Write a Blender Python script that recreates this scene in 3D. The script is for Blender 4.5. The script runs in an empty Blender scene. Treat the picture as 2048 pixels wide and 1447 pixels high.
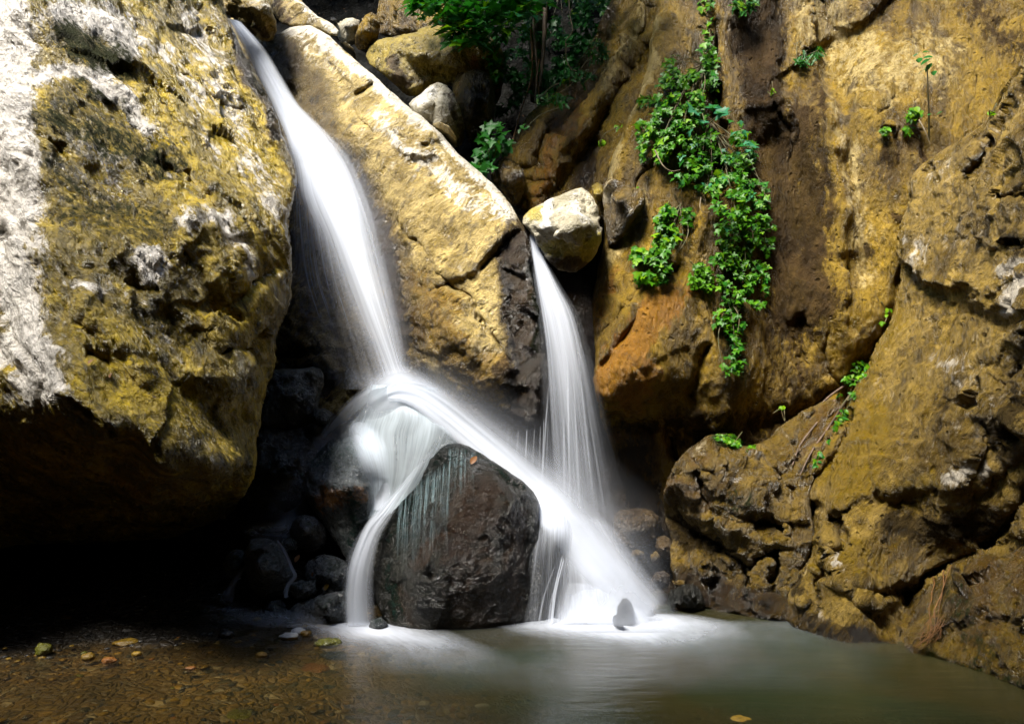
import bpy, math, random
import numpy as np
from mathutils import Vector, Matrix

# ------------------------------------------------------------------ camera, sky, sun, exposure
S = bpy.context.scene
COL = S.collection
F = 2048 * 24.0 / 36.0        # focal length in photo pixels
CAM_H = 1.3                   # camera height over the pool
HOR = 900.0                   # photo row of the horizon
cam = bpy.data.objects.new('camera', bpy.data.cameras.new('camera'))
COL.objects.link(cam)
cam.location = (0, 0, CAM_H)
cam.rotation_euler = (math.radians(90), 0, 0)
cam.data.sensor_width = 36.0
cam.data.lens = 24.0
cam.data.shift_y = (HOR - 723.5) / 2048.0
cam.data.clip_start = 0.05
cam.data.clip_end = 400.0
S.camera = cam

SUN_EL, SUN_AZ = math.radians(60), math.radians(-41)   # azimuth measured from -Y (behind camera) towards +X
world = bpy.data.worlds.new('World')
S.world = world
world.use_nodes = True
wn = world.node_tree.nodes
sky = wn.new('ShaderNodeTexSky')
sky.sky_type = 'NISHITA'
sky.sun_disc = False
sky.sun_elevation = SUN_EL
to_sun = Vector((math.sin(SUN_AZ) * math.cos(SUN_EL), -math.cos(SUN_AZ) * math.cos(SUN_EL), math.sin(SUN_EL)))
sky.sun_rotation = math.atan2(to_sun.x, to_sun.y)
world.node_tree.links.new(sky.outputs[0], wn['Background'].inputs[0])
wn['Background'].inputs[1].default_value = 0.05
sun = bpy.data.objects.new('sun', bpy.data.lights.new('sun', 'SUN'))
COL.objects.link(sun)
sun.data.energy = 1.5
sun.data.angle = math.radians(20)
sun.data.color = (1.0, 0.95, 0.86)
sun.rotation_euler = to_sun.to_track_quat('Z', 'Y').to_euler()
sun.location = (-6, -6, 14)

S.view_settings.view_transform = 'Standard'
S.view_settings.look = 'None'
S.view_settings.gamma = 1.0
S.view_settings.use_curve_mapping = False
S.view_settings.exposure = 3.25
S.render.engine = 'CYCLES'
S.cycles.max_bounces = 6
S.cycles.diffuse_bounces = 1
S.cycles.glossy_bounces = 2
S.cycles.transmission_bounces = 2
S.cycles.transparent_max_bounces = 24
S.cycles.use_denoising = True
S.cycles.caustics_reflective = False
S.cycles.caustics_refractive = False
try:
    S.cycles.denoiser = 'OPENIMAGEDENOISE'
    S.cycles.denoising_input_passes = 'RGB_ALBEDO_NORMAL'
except Exception:
    pass
S.cycles.sample_clamp_indirect = 1.5

# ------------------------------------------------------------------ numpy noise
rng = np.random.default_rng(7)
random.seed(7)


def _hash(ix, iy, iz, seed):
    h = (ix.astype(np.uint32) * np.uint32(374761393) + iy.astype(np.uint32) * np.uint32(668265263)
         + iz.astype(np.uint32) * np.uint32(2246822519) + np.uint32((seed * 3266489917) & 0xffffffff))
    h ^= h >> np.uint32(13)
    h *= np.uint32(1274126177)
    h ^= h >> np.uint32(16)
    h *= np.uint32(2246822519)
    h ^= h >> np.uint32(15)
    return h


def perlin(p, seed=0):
    p = np.asarray(p, np.float32)
    i = np.floor(p).astype(np.int32)
    f = p - i
    u = f * f * f * (f * (f * 6 - 15) + 10)
    out = np.zeros(len(p), np.float32)
    for dx in (0, 1):
        wx = u[:, 0] if dx else 1 - u[:, 0]
        for dy in (0, 1):
            wy = u[:, 1] if dy else 1 - u[:, 1]
            for dz in (0, 1):
                wz = u[:, 2] if dz else 1 - u[:, 2]
                h = _hash(i[:, 0] + dx, i[:, 1] + dy, i[:, 2] + dz, seed)
                gx = (h & np.uint32(1023)).astype(np.float32) / 511.5 - 1
                gy = ((h >> np.uint32(10)) & np.uint32(1023)).astype(np.float32) / 511.5 - 1
                gz = ((h >> np.uint32(20)) & np.uint32(1023)).astype(np.float32) / 511.5 - 1
                out += wx * wy * wz * (gx * (f[:, 0] - dx) + gy * (f[:, 1] - dy) + gz * (f[:, 2] - dz))
    return out


def fbm(p, size, octaves=4, gain=0.5, seed=0, ridged=False):
    q = np.asarray(p, np.float32) / size
    a, s = 1.0, np.zeros(len(q), np.float32)
    for o in range(octaves):
        n = perlin(q, seed + o * 17)
        if ridged:
            n = 0.35 - np.abs(n)
        s += a * n
        a *= gain
        q = q * 2.03 + 11.7
    return s


def chips(p, size, seed=0):
    """Flat tilted facets of a broken rock: height of the nearest cell's own plane, and the distance to the cell border."""
    q = np.asarray(p, np.float32) / size
    base = np.floor(q - 0.5).astype(np.int32)
    best = np.full(len(q), 1e9, np.float32)
    second = best.copy()
    val = np.zeros(len(q), np.float32)
    for dx in (0, 1):
        for dy in (0, 1):
            for dz in (0, 1):
                c = base + np.array([dx, dy, dz], np.int32)
                h = _hash(c[:, 0], c[:, 1], c[:, 2], seed)
                j = np.stack([(h & np.uint32(1023)).astype(np.float32), ((h >> np.uint32(10)) & np.uint32(1023)).astype(np.float32),
                              ((h >> np.uint32(20)) & np.uint32(1023)).astype(np.float32)], 1) / 1023.0
                d = q - (c + 0.15 + 0.7 * j)
                r = (d * d).sum(1)
                h2 = _hash(c[:, 0], c[:, 1], c[:, 2], seed + 91)
                g = np.stack([(h2 & np.uint32(1023)).astype(np.float32), ((h2 >> np.uint32(10)) & np.uint32(1023)).astype(np.float32),
                              ((h2 >> np.uint32(20)) & np.uint32(1023)).astype(np.float32)], 1) / 511.5 - 1
                v = (d * g).sum(1) + g[:, 0] * 0.25
                m = r < best
                second = np.where(m, best, np.minimum(second, r))
                val = np.where(m, v, val)
                best = np.where(m, r, best)
    return val * size, (np.sqrt(second) - np.sqrt(best))


def P(px, py, Y):
    """World point seen at photo pixel (px, py) at distance Y."""
    return np.stack([(px - 1024.0) / F * Y, Y + 0 * px, CAM_H + (HOR - py) / F * Y], -1)


def Yw(py):
    """Distance of a point of the water surface seen at photo row py."""
    return CAM_H * F / (py - HOR)


# ------------------------------------------------------------------ naming
def tag(o, label=None, cat=None, group=None, kind=None):
    if label: o['label'] = label
    if cat: o['category'] = cat
    if group: o['group'] = group
    if kind: o['kind'] = kind
    return o


def empty(name, loc):
    o = bpy.data.objects.new(name, None)
    o.empty_display_size = 0.1
    COL.objects.link(o)
    o.location = loc
    return o


def link_mesh(name, me, loc=(0, 0, 0), parent=None):
    o = bpy.data.objects.new(name, me)
    COL.objects.link(o)
    if parent is not None:
        o.parent = parent
        o.location = Vector(loc) - parent.location
    else:
        o.location = loc
    return o


def mesh_np(name, V, quads=None, tris=None, mat=None, smooth=True, attrs=None, uv=None):
    me = bpy.data.meshes.new(name)
    V = np.asarray(V, np.float32)
    me.vertices.add(len(V))
    me.vertices.foreach_set('co', V.ravel())
    loops, starts, n = [], [], 0
    if quads is not None and len(quads):
        q = np.asarray(quads, np.int32)
        loops.append(q.ravel()); starts.append(np.arange(len(q), dtype=np.int32) * 4); n = len(q) * 4
    if tris is not None and len(tris):
        t = np.asarray(tris, np.int32)
        loops.append(t.ravel()); starts.append(np.arange(len(t), dtype=np.int32) * 3 + n)
    L = np.concatenate(loops); st = np.concatenate(starts)
    me.loops.add(len(L))
    me.loops.foreach_set('vertex_index', L)
    me.polygons.add(len(st))
    me.polygons.foreach_set('loop_start', st)
    me.update(calc_edges=True)
    me.polygons.foreach_set('use_smooth', np.full(len(st), smooth, bool))
    for k, a in (attrs or {}).items():
        at = me.attributes.new(k, 'FLOAT', 'POINT')
        at.data.foreach_set('value', np.asarray(a, np.float32))
    if uv is not None:
        l = me.uv_layers.new(name='UVMap')
        l.data.foreach_set('uv', np.asarray(uv, np.float32)[L].ravel())
    if mat: me.materials.append(mat)
    me.validate()
    return me


# ------------------------------------------------------------------ rock building
def seg_dist(X, Y, pts, closed=False):
    """Distance to a polyline and the signed side of its nearest segment."""
    best = np.full(X.shape, 1e9, np.float32)
    side = np.zeros(X.shape, np.float32)
    bx = np.zeros(X.shape, np.float32); by = bx.copy()
    n = len(pts)
    for i in range(n if closed else n - 1):
        ax, ay = pts[i]; cx, cy = pts[(i + 1) % n]
        dx, dy = cx - ax, cy - ay
        l2 = dx * dx + dy * dy + 1e-9
        t = np.clip(((X - ax) * dx + (Y - ay) * dy) / l2, 0, 1)
        ex, ey = ax + t * dx, ay + t * dy
        d = (X - ex) ** 2 + (Y - ey) ** 2
        m = d < best
        best = np.where(m, d, best)
        bx = np.where(m, ex, bx); by = np.where(m, ey, by)
        side = np.where(m, np.sign(dx * (Y - ay) - dy * (X - ax)), side)
    return np.sqrt(best), side, bx, by


def inside(X, Y, pts):
    c = np.zeros(X.shape, bool)
    n = len(pts)
    for i in range(n):
        ax, ay = pts[i]; cx, cy = pts[(i + 1) % n]
        if ay == cy: continue
        m = ((ay > Y) != (cy > Y)) & (X < (cx - ax) * (Y - ay) / (cy - ay) + ax)
        c ^= m
    return c


def roughen(pts, amp, seed, step=14.0, soften=2):
    out = []
    n = len(pts)
    for i in range(n):
        a = np.array(pts[i], float); b = np.array(pts[(i + 1) % n], float)
        k = max(1, int(np.hypot(*(b - a)) / step))
        for j in range(k):
            out.append(a + (b - a) * j / k)
    o = np.array(out)
    # soften the polygon's corners a little
    for _ in range(soften):
        o = 0.5 * o + 0.25 * (np.roll(o, 1, 0) + np.roll(o, -1, 0))
    q = np.concatenate([o, np.full((len(o), 1), seed * 3.7)], 1)
    for sz, am in ((90, 1.0), (30, 0.55), (12, 0.25)):
        o = o + am * amp * 2.0 * np.stack([perlin(q / sz, seed), perlin(q / sz, seed + 5)], 1)
    return [tuple(v) for v in o]


class RBF:
    def __init__(s, ctrl, c=0.02):
        a = np.array(ctrl, float)
        s.p = a[:, :2] / 1000.0
        n = len(a)
        s.c = c
        d = np.sqrt(((s.p[:, None] - s.p[None]) ** 2).sum(-1) + c * c)
        A = np.zeros((n + 3, n + 3))
        A[:n, :n] = d
        A[:n, n] = A[n, :n] = 1
        A[:n, n + 1:] = s.p; A[n + 1:, :n] = s.p.T
        s.w = np.linalg.lstsq(A, np.concatenate([a[:, 2], [0, 0, 0]]), rcond=None)[0]

    def __call__(s, X, Y):
        X = X / 1000.0; Y = Y / 1000.0
        out = s.w[-3] + s.w[-2] * X + s.w[-1] * Y
        for (x, y), w in zip(s.p, s.w[:-3]):
            out = out + w * np.sqrt((X - x) ** 2 + (Y - y) ** 2 + s.c ** 2)
        return out


ROCKS = {}


def stroke_mask(X, Y, spec):
    pts, rad, st = spec
    d = seg_dist(X, Y, pts)[0] if len(pts) > 1 else np.hypot(X - pts[0][0], Y - pts[0][1])
    t = np.clip(1 - d / rad, 0, 1)
    return st * t * t * (3 - 2 * t)


def relief(name, outline, ctrl, mat, step=4, R=60, thick=0.8, seed=1, rough=4, rbf_c=0.02, tiny=0.10, soften=2, layers=None, cracks=None, strokes=(), masks=None,
           amp=(0.10, 0.16, 0.14, 0.020, 0.008), grain=None, key=None, round_k=1.0, jit=1.0, chip=(0.5, 0.17)):
    """A solid rock: its outline and the distances of its front are given in photo pixels, the rest is real depth."""
    ol = roughen(outline, rough, seed, 14.0, soften)
    A = np.array(ol)
    x0, y0 = A.min(0) - step; x1, y1 = A.max(0) + step
    xs = np.arange(x0, x1 + step, step); ys = np.arange(y0, y1 + step, step)
    X, Y = np.meshgrid(xs, ys)
    X = X.astype(np.float32); Y = Y.astype(np.float32)
    ins = inside(X, Y, ol)
    d, _, bx, by = seg_dist(X, Y, ol, True)
    quad = ins[:-1, :-1] | ins[1:, :-1] | ins[:-1, 1:] | ins[1:, 1:]
    used = np.zeros(X.shape, bool)
    used[:-1, :-1] |= quad; used[1:, :-1] |= quad; used[:-1, 1:] |= quad; used[1:, 1:] |= quad
    snap = used & ~ins
    X = np.where(snap, bx, X); Y = np.where(snap, by, Y)
    din = np.where(ins, d, 0.0)
    depth = RBF(ctrl, rbf_c)(X, Y).astype(np.float32)
    # photo-plane wobble so that hand-laid lines run unevenly
    q = np.stack([X.ravel() / 70, Y.ravel() / 70, np.full(X.size, seed * 1.7)], 1)
    wx = perlin(q, seed + 40).reshape(X.shape) * 26 * jit + perlin(q * 3.1, seed + 41).reshape(X.shape) * 9 * jit
    wy = perlin(q, seed + 42).reshape(X.shape) * 26 * jit + perlin(q * 3.1, seed + 43).reshape(X.shape) * 9 * jit
    Xw, Yw_ = X + wx, Y + wy
    strokes = list(strokes)
    if cracks:
        cr_ = random.Random(seed * 31)
        for _ in range(cracks[0]):
            cx, cy = cr_.uniform(x0, x1), cr_.uniform(y0, y1)
            a_ = math.radians(cracks[1] + cr_.gauss(0, 16)); L_ = cracks[2] * cr_.uniform(.4, 1.5)
            pl = []
            for k in range(5):
                pl.append((cx + math.cos(a_) * L_ * (k / 4 - .5), cy + math.sin(a_) * L_ * (k / 4 - .5)))
                a_ += cr_.gauss(0, .16)
            if cr_.random() < .6: strokes.append(('line', pl, cr_.uniform(2.5, 4.5), cr_.uniform(.02, .05)))
            else: strokes.append(('step', pl, 4, cr_.uniform(-.05, .05), cr_.uniform(22, 40)))
    for sp in strokes:
        kind, pts, w, am = sp[:4]
        if len(pts) == 1:
            dd = np.hypot(Xw - pts[0][0], Yw_ - pts[0][1]); sd = dd * 0
        else:
            dd, sd, _, _ = seg_dist(Xw, Yw_, pts)
        if kind == 'line':
            depth = depth + am * np.exp(-(dd / w) ** 2)
        elif kind == 'step':
            far = sp[4]
            depth = depth + am * 0.5 * (1 + np.tanh(dd * sd / w)) * np.exp(-(dd / far) ** 2)
    t = np.clip(din / R, 0, 1)
    depth = depth + round_k * R * np.mean(depth[ins]) / F * (1 - np.sqrt(np.clip(1 - (1 - t) ** 2, 0, 1)))
    W = P(X, Y, depth)
    # unevenness along the surface normal
    gu = np.gradient(W, axis=1); gv = np.gradient(W, axis=0)
    N = np.cross(gv, gu)
    N /= np.linalg.norm(N, axis=-1, keepdims=True) + 1e-9
    idx = np.full(X.shape, -1, np.int64)
    idx[used] = np.arange(used.sum())
    w3 = W[used]
    n3 = N[used]
    flip = n3[:, 1] > 0
    n3[flip] *= -1
    g = w3.astype(np.float32)
    if grain is not None:
        gd = np.array(grain[0], np.float32); gd /= np.linalg.norm(gd)
        g = g - (1 - 1 / grain[1]) * (g @ gd)[:, None] * gd[None]
    g = g + 0.06 * np.stack([fbm(g, 0.3, 2, seed=seed + 60), fbm(g, 0.3, 2, seed=seed + 61), fbm(g, 0.3, 2, seed=seed + 62)], 1)
    c1, b1 = chips(g, chip[0], seed)
    c2, b2 = chips(g, chip[1], seed + 3)
    c3, b3 = chips(g, 0.055, seed + 6)
    patch3 = np.clip(0.4 + 1.8 * fbm(g, 0.35, 2, seed=seed + 78), 0.0, 1.0)
    patch = np.clip(0.5 + 1.6 * fbm(g, 0.7, 2, seed=seed + 77), 0.1, 1.0)
    disp = (amp[0] * fbm(g, 0.9, 3, seed=seed + 20) + amp[1] * c1 + amp[2] * c2 * patch
            + amp[3] * fbm(g, 0.16, 3, 0.55, seed=seed + 21, ridged=True) * (0.4 + patch) + amp[4] * fbm(g, 0.05, 2, 0.6, seed=seed + 22) + tiny * c3 * patch3)
    if layers:
        ld = np.array(layers[0], np.float32); ld /= np.linalg.norm(ld)
        tt = (w3 @ ld) / layers[1] + 0.9 * fbm(w3, 0.5, 3, seed=seed + 88)
        fr_ = tt - np.floor(tt)
        disp = disp + layers[2] * np.where(fr_ < .8, fr_ / .8, (1 - fr_) / .2) * np.clip(0.5 + 1.5 * fbm(w3, 0.6, 2, seed=seed + 89), 0, 1)
    disp = disp * (0.25 + 0.75 * np.clip(din[used] / 14.0, 0, 1))
    w3 = w3 + n3 * disp[:, None]
    # masks
    attrs = {}
    Xf, Yf = Xw[used], Yw_[used]
    for k in ('pale', 'moss', 'rust', 'stain', 'wet'):
        m = np.zeros(used.sum(), np.float32)
        for spec in (masks or {}).get(k, ()):
            m = np.maximum(m, stroke_mask(Xf, Yf, spec))
        attrs[k] = m
    qi = np.argwhere(quad)
    r, c = qi[:, 0], qi[:, 1]
    quads = np.stack([idx[r, c], idx[r + 1, c], idx[r + 1, c + 1], idx[r, c + 1]], 1)
    # close the back: rings of the border pushed away from the viewer and drawn together
    e = np.concatenate([quads[:, [0, 1]], quads[:, [1, 2]], quads[:, [2, 3]], quads[:, [3, 0]]])
    ekey = np.sort(e, 1); code = ekey[:, 0] * 10_000_000 + ekey[:, 1]
    _, inv, cnt = np.unique(code, return_inverse=True, return_counts=True)
    be = e[cnt[inv] == 1]
    bv = np.unique(be)
    remap = {int(v): i for i, v in enumerate(bv)}
    cen = w3[bv].mean(0)
    nV = len(w3)
    rings = []
    for push, shrink in ((0.35, 0.0), (0.8, 0.10), (1.0, 0.35)):
        q3 = w3[bv].copy()
        ray = q3 - np.array([0, 0, CAM_H]); ray /= np.linalg.norm(ray, axis=1, keepdims=True)
        q3 = q3 + ray * thick * push
        q3[:, [0, 2]] += (cen[[0, 2]] - q3[:, [0, 2]]) * shrink
        rings.append(q3)
    capc = np.mean(rings[-1], 0, keepdims=True)
    Vall = np.concatenate([w3] + rings + [capc])
    qs = [quads]
    ea = np.array([[remap[int(a)], remap[int(b)]] for a, b in be])
    prev = be[:, [1, 0]]
    for k in range(3):
        cur = nV + k * len(bv) + ea[:, [1, 0]]
        qs.append(np.stack([prev[:, 0], prev[:, 1], cur[:, 1], cur[:, 0]], 1))
        prev = cur
    tris = np.stack([prev[:, 0], prev[:, 1], np.full(len(prev), len(Vall) - 1)], 1)
    for k in attrs:
        attrs[k] = np.concatenate([attrs[k]] + [attrs[k][bv]] * 3 + [np.zeros(1, np.float32)])
    loc = np.array([cen[0], cen[1], Vall[:, 2].min()])
    me = mesh_np(name, Vall - loc, np.concatenate(qs), tris, mat, True, attrs)
    o = link_mesh(name, me, loc)
    dm = np.full(X.shape, np.nan, np.float32); dm[used] = w3[:, 1]
    ROCKS[key or name] = (x0, y0, step, dm)
    return o


def surf(px, py, keys):
    """Distance of the nearest of the named rocks at a photo pixel."""
    best = 1e9
    for k in keys:
        x0, y0, st, dm = ROCKS[k]
        i = int(round((py - y0) / st)); j = int(round((px - x0) / st))
        if 0 <= i < dm.shape[0] and 0 <= j < dm.shape[1] and np.isfinite(dm[i, j]):
            best = min(best, float(dm[i, j]))
    return best if best < 1e8 else None

# ------------------------------------------------------------------ materials
class NT:
    def __init__(s, name):
        s.m = bpy.data.materials.new(name)
        s.m.use_nodes = True
        s.t = s.m.node_tree
        s.t.nodes.clear()

    def n(s, typ, ins=None, **props):
        nd = s.t.nodes.new(typ)
        for k, v in props.items():
            setattr(nd, k, v)
        for k, v in (ins or {}).items():
            if isinstance(v, bpy.types.NodeSocket):
                s.t.links.new(v, nd.inputs[k])
            else:
                nd.inputs[k].default_value = v
        return nd

    def math(s, op, a, b=0.0, clamp=False):
        return s.n('ShaderNodeMath', {0: a, 1: b}, operation=op, use_clamp=clamp).outputs[0]

    def mix(s, f, a, b, blend='MIX'):
        nd = s.n('ShaderNodeMix', data_type='RGBA', blend_type=blend)
        for k, v in ((0, f), (6, a), (7, b)):
            if isinstance(v, bpy.types.NodeSocket): s.t.links.new(v, nd.inputs[k])
            else: nd.inputs[k].default_value = v if k == 0 else (*v[:3], 1.0)
        return nd.outputs[2]

    def rng(s, v, a, b, c=0.0, d=1.0):
        return s.n('ShaderNodeMapRange', {0: v, 1: a, 2: b, 3: c, 4: d}, interpolation_type='SMOOTHSTEP').outputs[0]

    def noise(s, vec, scale, detail=6.0, rough=0.6, dist=0.0):
        return s.n('ShaderNodeTexNoise', {'Vector': vec, 'Scale': scale, 'Detail': detail, 'Roughness': rough, 'Distortion': dist}).outputs[0]

    def attr(s, name):
        return s.n('ShaderNodeAttribute', attribute_name=name).outputs['Fac']

    def out(s, sh):
        o = s.n('ShaderNodeOutputMaterial')
        s.t.links.new(sh, o.inputs[0])
        return s.m


def rock_mat(name, A, B, dark=(0.03, 0.022, 0.012), pale=(0.55, 0.50, 0.42), moss=(0.020, 0.030, 0.003), rust=(0.30, 0.12, 0.015),
             stain=(0.03, 0.02, 0.012), rough=(0.30, 0.55), grain=None, bump=1.0, dark_amt=0.6, pits=0.0, wetk=0.30, spec=0.5, glint_flecks=0.0, tone=0.8, sat=1.6, streak=None, crisp=0.62):
    def deep(c, k=tone, sat=sat):
        l = 0.3 * c[0] + 0.6 * c[1] + 0.1 * c[2]
        return tuple(max(0.002, (l + (x - l) * sat) * k) for x in c)
    A, B, rust = deep(A), deep(B), deep(rust)
    t = NT(name)
    pos = t.n('ShaderNodeNewGeometry').outputs['Position']
    warp = t.n('ShaderNodeTexNoise', {'Vector': pos, 'Scale': 2.5, 'Detail': 4.0})
    wv = t.n('ShaderNodeVectorMath', {0: warp.outputs['Color'], 1: (0.12, 0.12, 0.12)}, operation='MULTIPLY').outputs[0]
    p2 = t.n('ShaderNodeVectorMath', {0: pos, 1: wv}, operation='ADD').outputs[0]
    if grain:
        gm = t.n('ShaderNodeMapping', {'Vector': p2, 'Rotation': grain[0], 'Scale': grain[1]}, vector_type='TEXTURE').outputs[0]
    else:
        gm = p2
    n_big = t.noise(p2, 1.1, 5, 0.55)
    n_mid = t.noise(gm, 5.0, 8, crisp)
    n_fine = t.noise(gm, 30.0, 5, crisp)
    n_grit = t.noise(pos, 130.0, 2, 0.5)
    mixf = t.rng(t.math('ADD', t.math('MULTIPLY', n_big, 0.6), t.math('MULTIPLY', n_mid, 0.4)), 0.40, 0.60)
    col = t.mix(mixf, B, A)
    # brighter mineral mottling in broad, broken patches
    col = t.mix(t.math('MULTIPLY', t.rng(t.noise(gm, 3.2, 9, 0.66), 0.50, 0.66), 0.6), col, tuple(min(0.8, c * 1.6 + 0.01) for c in A))
    col = t.mix(t.math('MULTIPLY', t.rng(n_fine, 0.52, 0.66), 0.35), col, tuple(min(0.8, c * 1.7 + 0.02) for c in A))
    dk = t.rng(t.noise(gm, 7.0, 8, 0.68), 0.53, 0.66)
    col = t.mix(t.math('MULTIPLY', dk, dark_amt), col, dark)
    dk2 = t.math('MULTIPLY', t.rng(t.noise(gm, 42.0, 4, 0.65), 0.55, 0.66), t.rng(n_big, 0.40, 0.60))
    col = t.mix(t.math('MULTIPLY', dk2, 0.75 * dark_amt), col, dark)
    if streak:
        sm = t.n('ShaderNodeMapping', {'Vector': p2, 'Rotation': streak[0], 'Scale': (0.5, 0.5, 6.0)}, vector_type='TEXTURE').outputs[0]
        sk = t.rng(t.noise(sm, 2.2, 6, 0.62), 0.50, 0.64)
        col = t.mix(t.math('MULTIPLY', sk, streak[1]), col, t.mix(0.35, dark, B))
    brk = t.noise(gm, 12.0, 8, 0.72)
    def masked(a, lo=0.15):
        return t.rng(t.math('ADD', t.attr(a), t.math('MULTIPLY', t.math('SUBTRACT', brk, 0.5), 2.1)), lo + 0.1, lo + 0.45)
    if glint_flecks:  # scattered white glints painted into the base colour
        fl = t.math('MULTIPLY', t.rng(t.noise(gm, 11.0, 7, 0.74), 0.57, 0.66), t.rng(t.noise(p2, 2.0, 4, 0.6), 0.44, 0.58))
        col = t.mix(t.math('MULTIPLY', fl, glint_flecks), col, pale)
    mr = t.math('MULTIPLY', masked('rust'), 0.85)
    col = t.mix(mr, col, t.mix(n_fine, tuple(c * .6 for c in rust), tuple(c * 1.3 for c in rust)))
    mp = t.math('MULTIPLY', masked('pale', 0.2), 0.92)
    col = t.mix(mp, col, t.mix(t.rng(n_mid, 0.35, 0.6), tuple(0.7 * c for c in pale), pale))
    col = t.mix(t.math('MULTIPLY', t.rng(t.noise(gm, 34.0, 6, 0.7), 0.54, 0.64), 0.6 * dark_amt), col, dark)
    ms = t.math('MULTIPLY', masked('stain'), 0.9)
    col = t.mix(ms, col, t.mix(t.rng(n_mid, 0.4, 0.65), stain, tuple(c * 3.0 for c in stain)))
    mnz = t.math('ADD', t.math('MULTIPLY', t.noise(gm, 26.0, 5, 0.7), 0.6), t.math('MULTIPLY', brk, 0.4))
    mm = t.rng(t.math('ADD', t.attr('moss'), t.math('MULTIPLY', t.math('SUBTRACT', mnz, 0.5), 3.4)), 0.30, 0.85)
    mm = t.math('MULTIPLY', mm, t.rng(t.attr('moss'), 0.02, 0.25))
    col = t.mix(mm, col, t.mix(n_grit, tuple(c * 0.4 for c in moss), tuple(c * 1.7 for c in moss)))
    mw = t.rng(t.math('ADD', t.attr('wet'), t.math('MULTIPLY', t.math('SUBTRACT', n_big, 0.5), 0.5)), 0.2, 0.7)
    col = t.mix(mw, col, t.mix(1.0, col, (wetk, wetk * 0.93, wetk * 0.85), 'MULTIPLY'))
    if pits:
        vo = t.n('ShaderNodeTexVoronoi', {'Vector': p2, 'Scale': 13.0, 'Randomness': 1.0}).outputs['Distance']
        pt = t.math('MULTIPLY', t.rng(vo, 0.26, 0.10), t.rng(n_mid, 0.48, 0.62))
        col = t.mix(t.math('MULTIPLY', pt, pits), col, dark)
    r = t.rng(n_mid, 0.35, 0.65, rough[0], rough[1])
    r = t.n('ShaderNodeMix', {0: t.math('MAXIMUM', mm, 0.0), 2: r, 3: 0.7}).outputs[0]
    r = t.n('ShaderNodeMix', {0: mw, 2: r, 3: 0.16}).outputs[0]
    # fine relief
    h = t.math('ADD', t.math('MULTIPLY', n_fine, 0.34), n_mid)
    h = t.math('ADD', h, t.math('MULTIPLY', t.rng(t.n('ShaderNodeTexVoronoi', {'Vector': gm, 'Scale': 9.0, 'Detail': 2.0, 'Roughness': 0.6}, feature='F1').outputs['Distance'], 0.0, 0.9), 0.40))
    h = t.math('ADD', h, t.math('MULTIPLY', n_grit, 0.05))
    if pits:
        h = t.math('SUBTRACT', h, t.math('MULTIPLY', pt, 0.4))
    h = t.math('ADD', h, t.math('MULTIPLY', t.math('MULTIPLY', mm, n_grit), 0.4))
    b = t.n('ShaderNodeBump', {'Strength': 1.0, 'Distance': 0.085 * bump, 'Height': h}).outputs[0]
    bs = t.n('ShaderNodeBsdfPrincipled', {'Base Color': col, 'Roughness': r, 'Normal': b, 'Specular IOR Level': t.math('MULTIPLY', t.math('SUBTRACT', 1.0, t.math('MULTIPLY', t.math('MAXIMUM', mm, t.math('MULTIPLY', ms, t.math('SUBTRACT', 1.0, mw))), 0.8)), spec)})
    return t.out(bs.outputs[0])


def water_mat(name, su, sv, lo=0.35, hi=0.75, floor_=0.25, col=(0.85, 0.90, 1.0), soft=0.0):
    """Silky running water: white, thinned out in streaks along its own flow (UV v)."""
    t = NT(name)
    uv = t.n('ShaderNodeTexCoord').outputs['UV']
    m1 = t.n('ShaderNodeMapping', {'Vector': uv, 'Scale': (su, sv, 1)}).outputs[0]
    m2 = t.n('ShaderNodeMapping', {'Vector': uv, 'Scale': (su * 3.3, sv * 1.4, 1), 'Location': (3.1, 1.7, 0)}).outputs[0]
    a = t.noise(m1, 1.0, 3, 0.6, 0.3)
    b = t.noise(m2, 1.0, 3, 0.6, 0.2)
    st = t.rng(t.math('ADD', t.math('MULTIPLY', a, 0.55), t.math('MULTIPLY', b, 0.45)), lo, hi, floor_, 1.0)
    dens = t.attr('dens')
    # dense water hides its streaks
    al = t.math('MULTIPLY', dens, t.n('ShaderNodeMix', {0: t.math('POWER', dens, 2.0, True), 2: st, 3: 1.0}).outputs[0], True)
    dif = t.n('ShaderNodeBsdfDiffuse', {'Color': (*col, 1)}).outputs[0]
    trl = t.n('ShaderNodeBsdfTranslucent', {'Color': (*col, 1)}).outputs[0]
    mx = t.n('ShaderNodeMixShader', {0: 0.45, 1: dif, 2: trl}).outputs[0]
    tr = t.n('ShaderNodeBsdfTransparent').outputs[0]
    return t.out(t.n('ShaderNodeMixShader', {0: al, 1: tr, 2: mx}).outputs[0])


def leaf_mat(name, c1, c2, trans=0.35, rough=0.4):
    t = NT(name)
    r = t.n('ShaderNodeObjectInfo').outputs['Random']
    g = t.n('ShaderNodeNewGeometry').outputs['Random Per Island']
    k = t.math('FRACT', t.math('ADD', r, g))
    pos = t.n('ShaderNodeTexCoord').outputs['Object']
    nz = t.noise(pos, 6.0, 3, 0.6)
    col = t.mix(t.math('ADD', t.math('MULTIPLY', k, 0.8), t.math('MULTIPLY', nz, 0.25)), c1, c2)
    bs = t.n('ShaderNodeBsdfPrincipled', {'Base Color': col, 'Roughness': rough, 'Specular IOR Level': 0.16}).outputs[0]
    tl = t.n('ShaderNodeBsdfTranslucent', {'Color': t.mix(1.0, col, (1.0, 1.15, 0.5), 'MULTIPLY')}).outputs[0]
    return t.out(t.n('ShaderNodeMixShader', {0: trans, 1: bs, 2: tl}).outputs[0])


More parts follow.
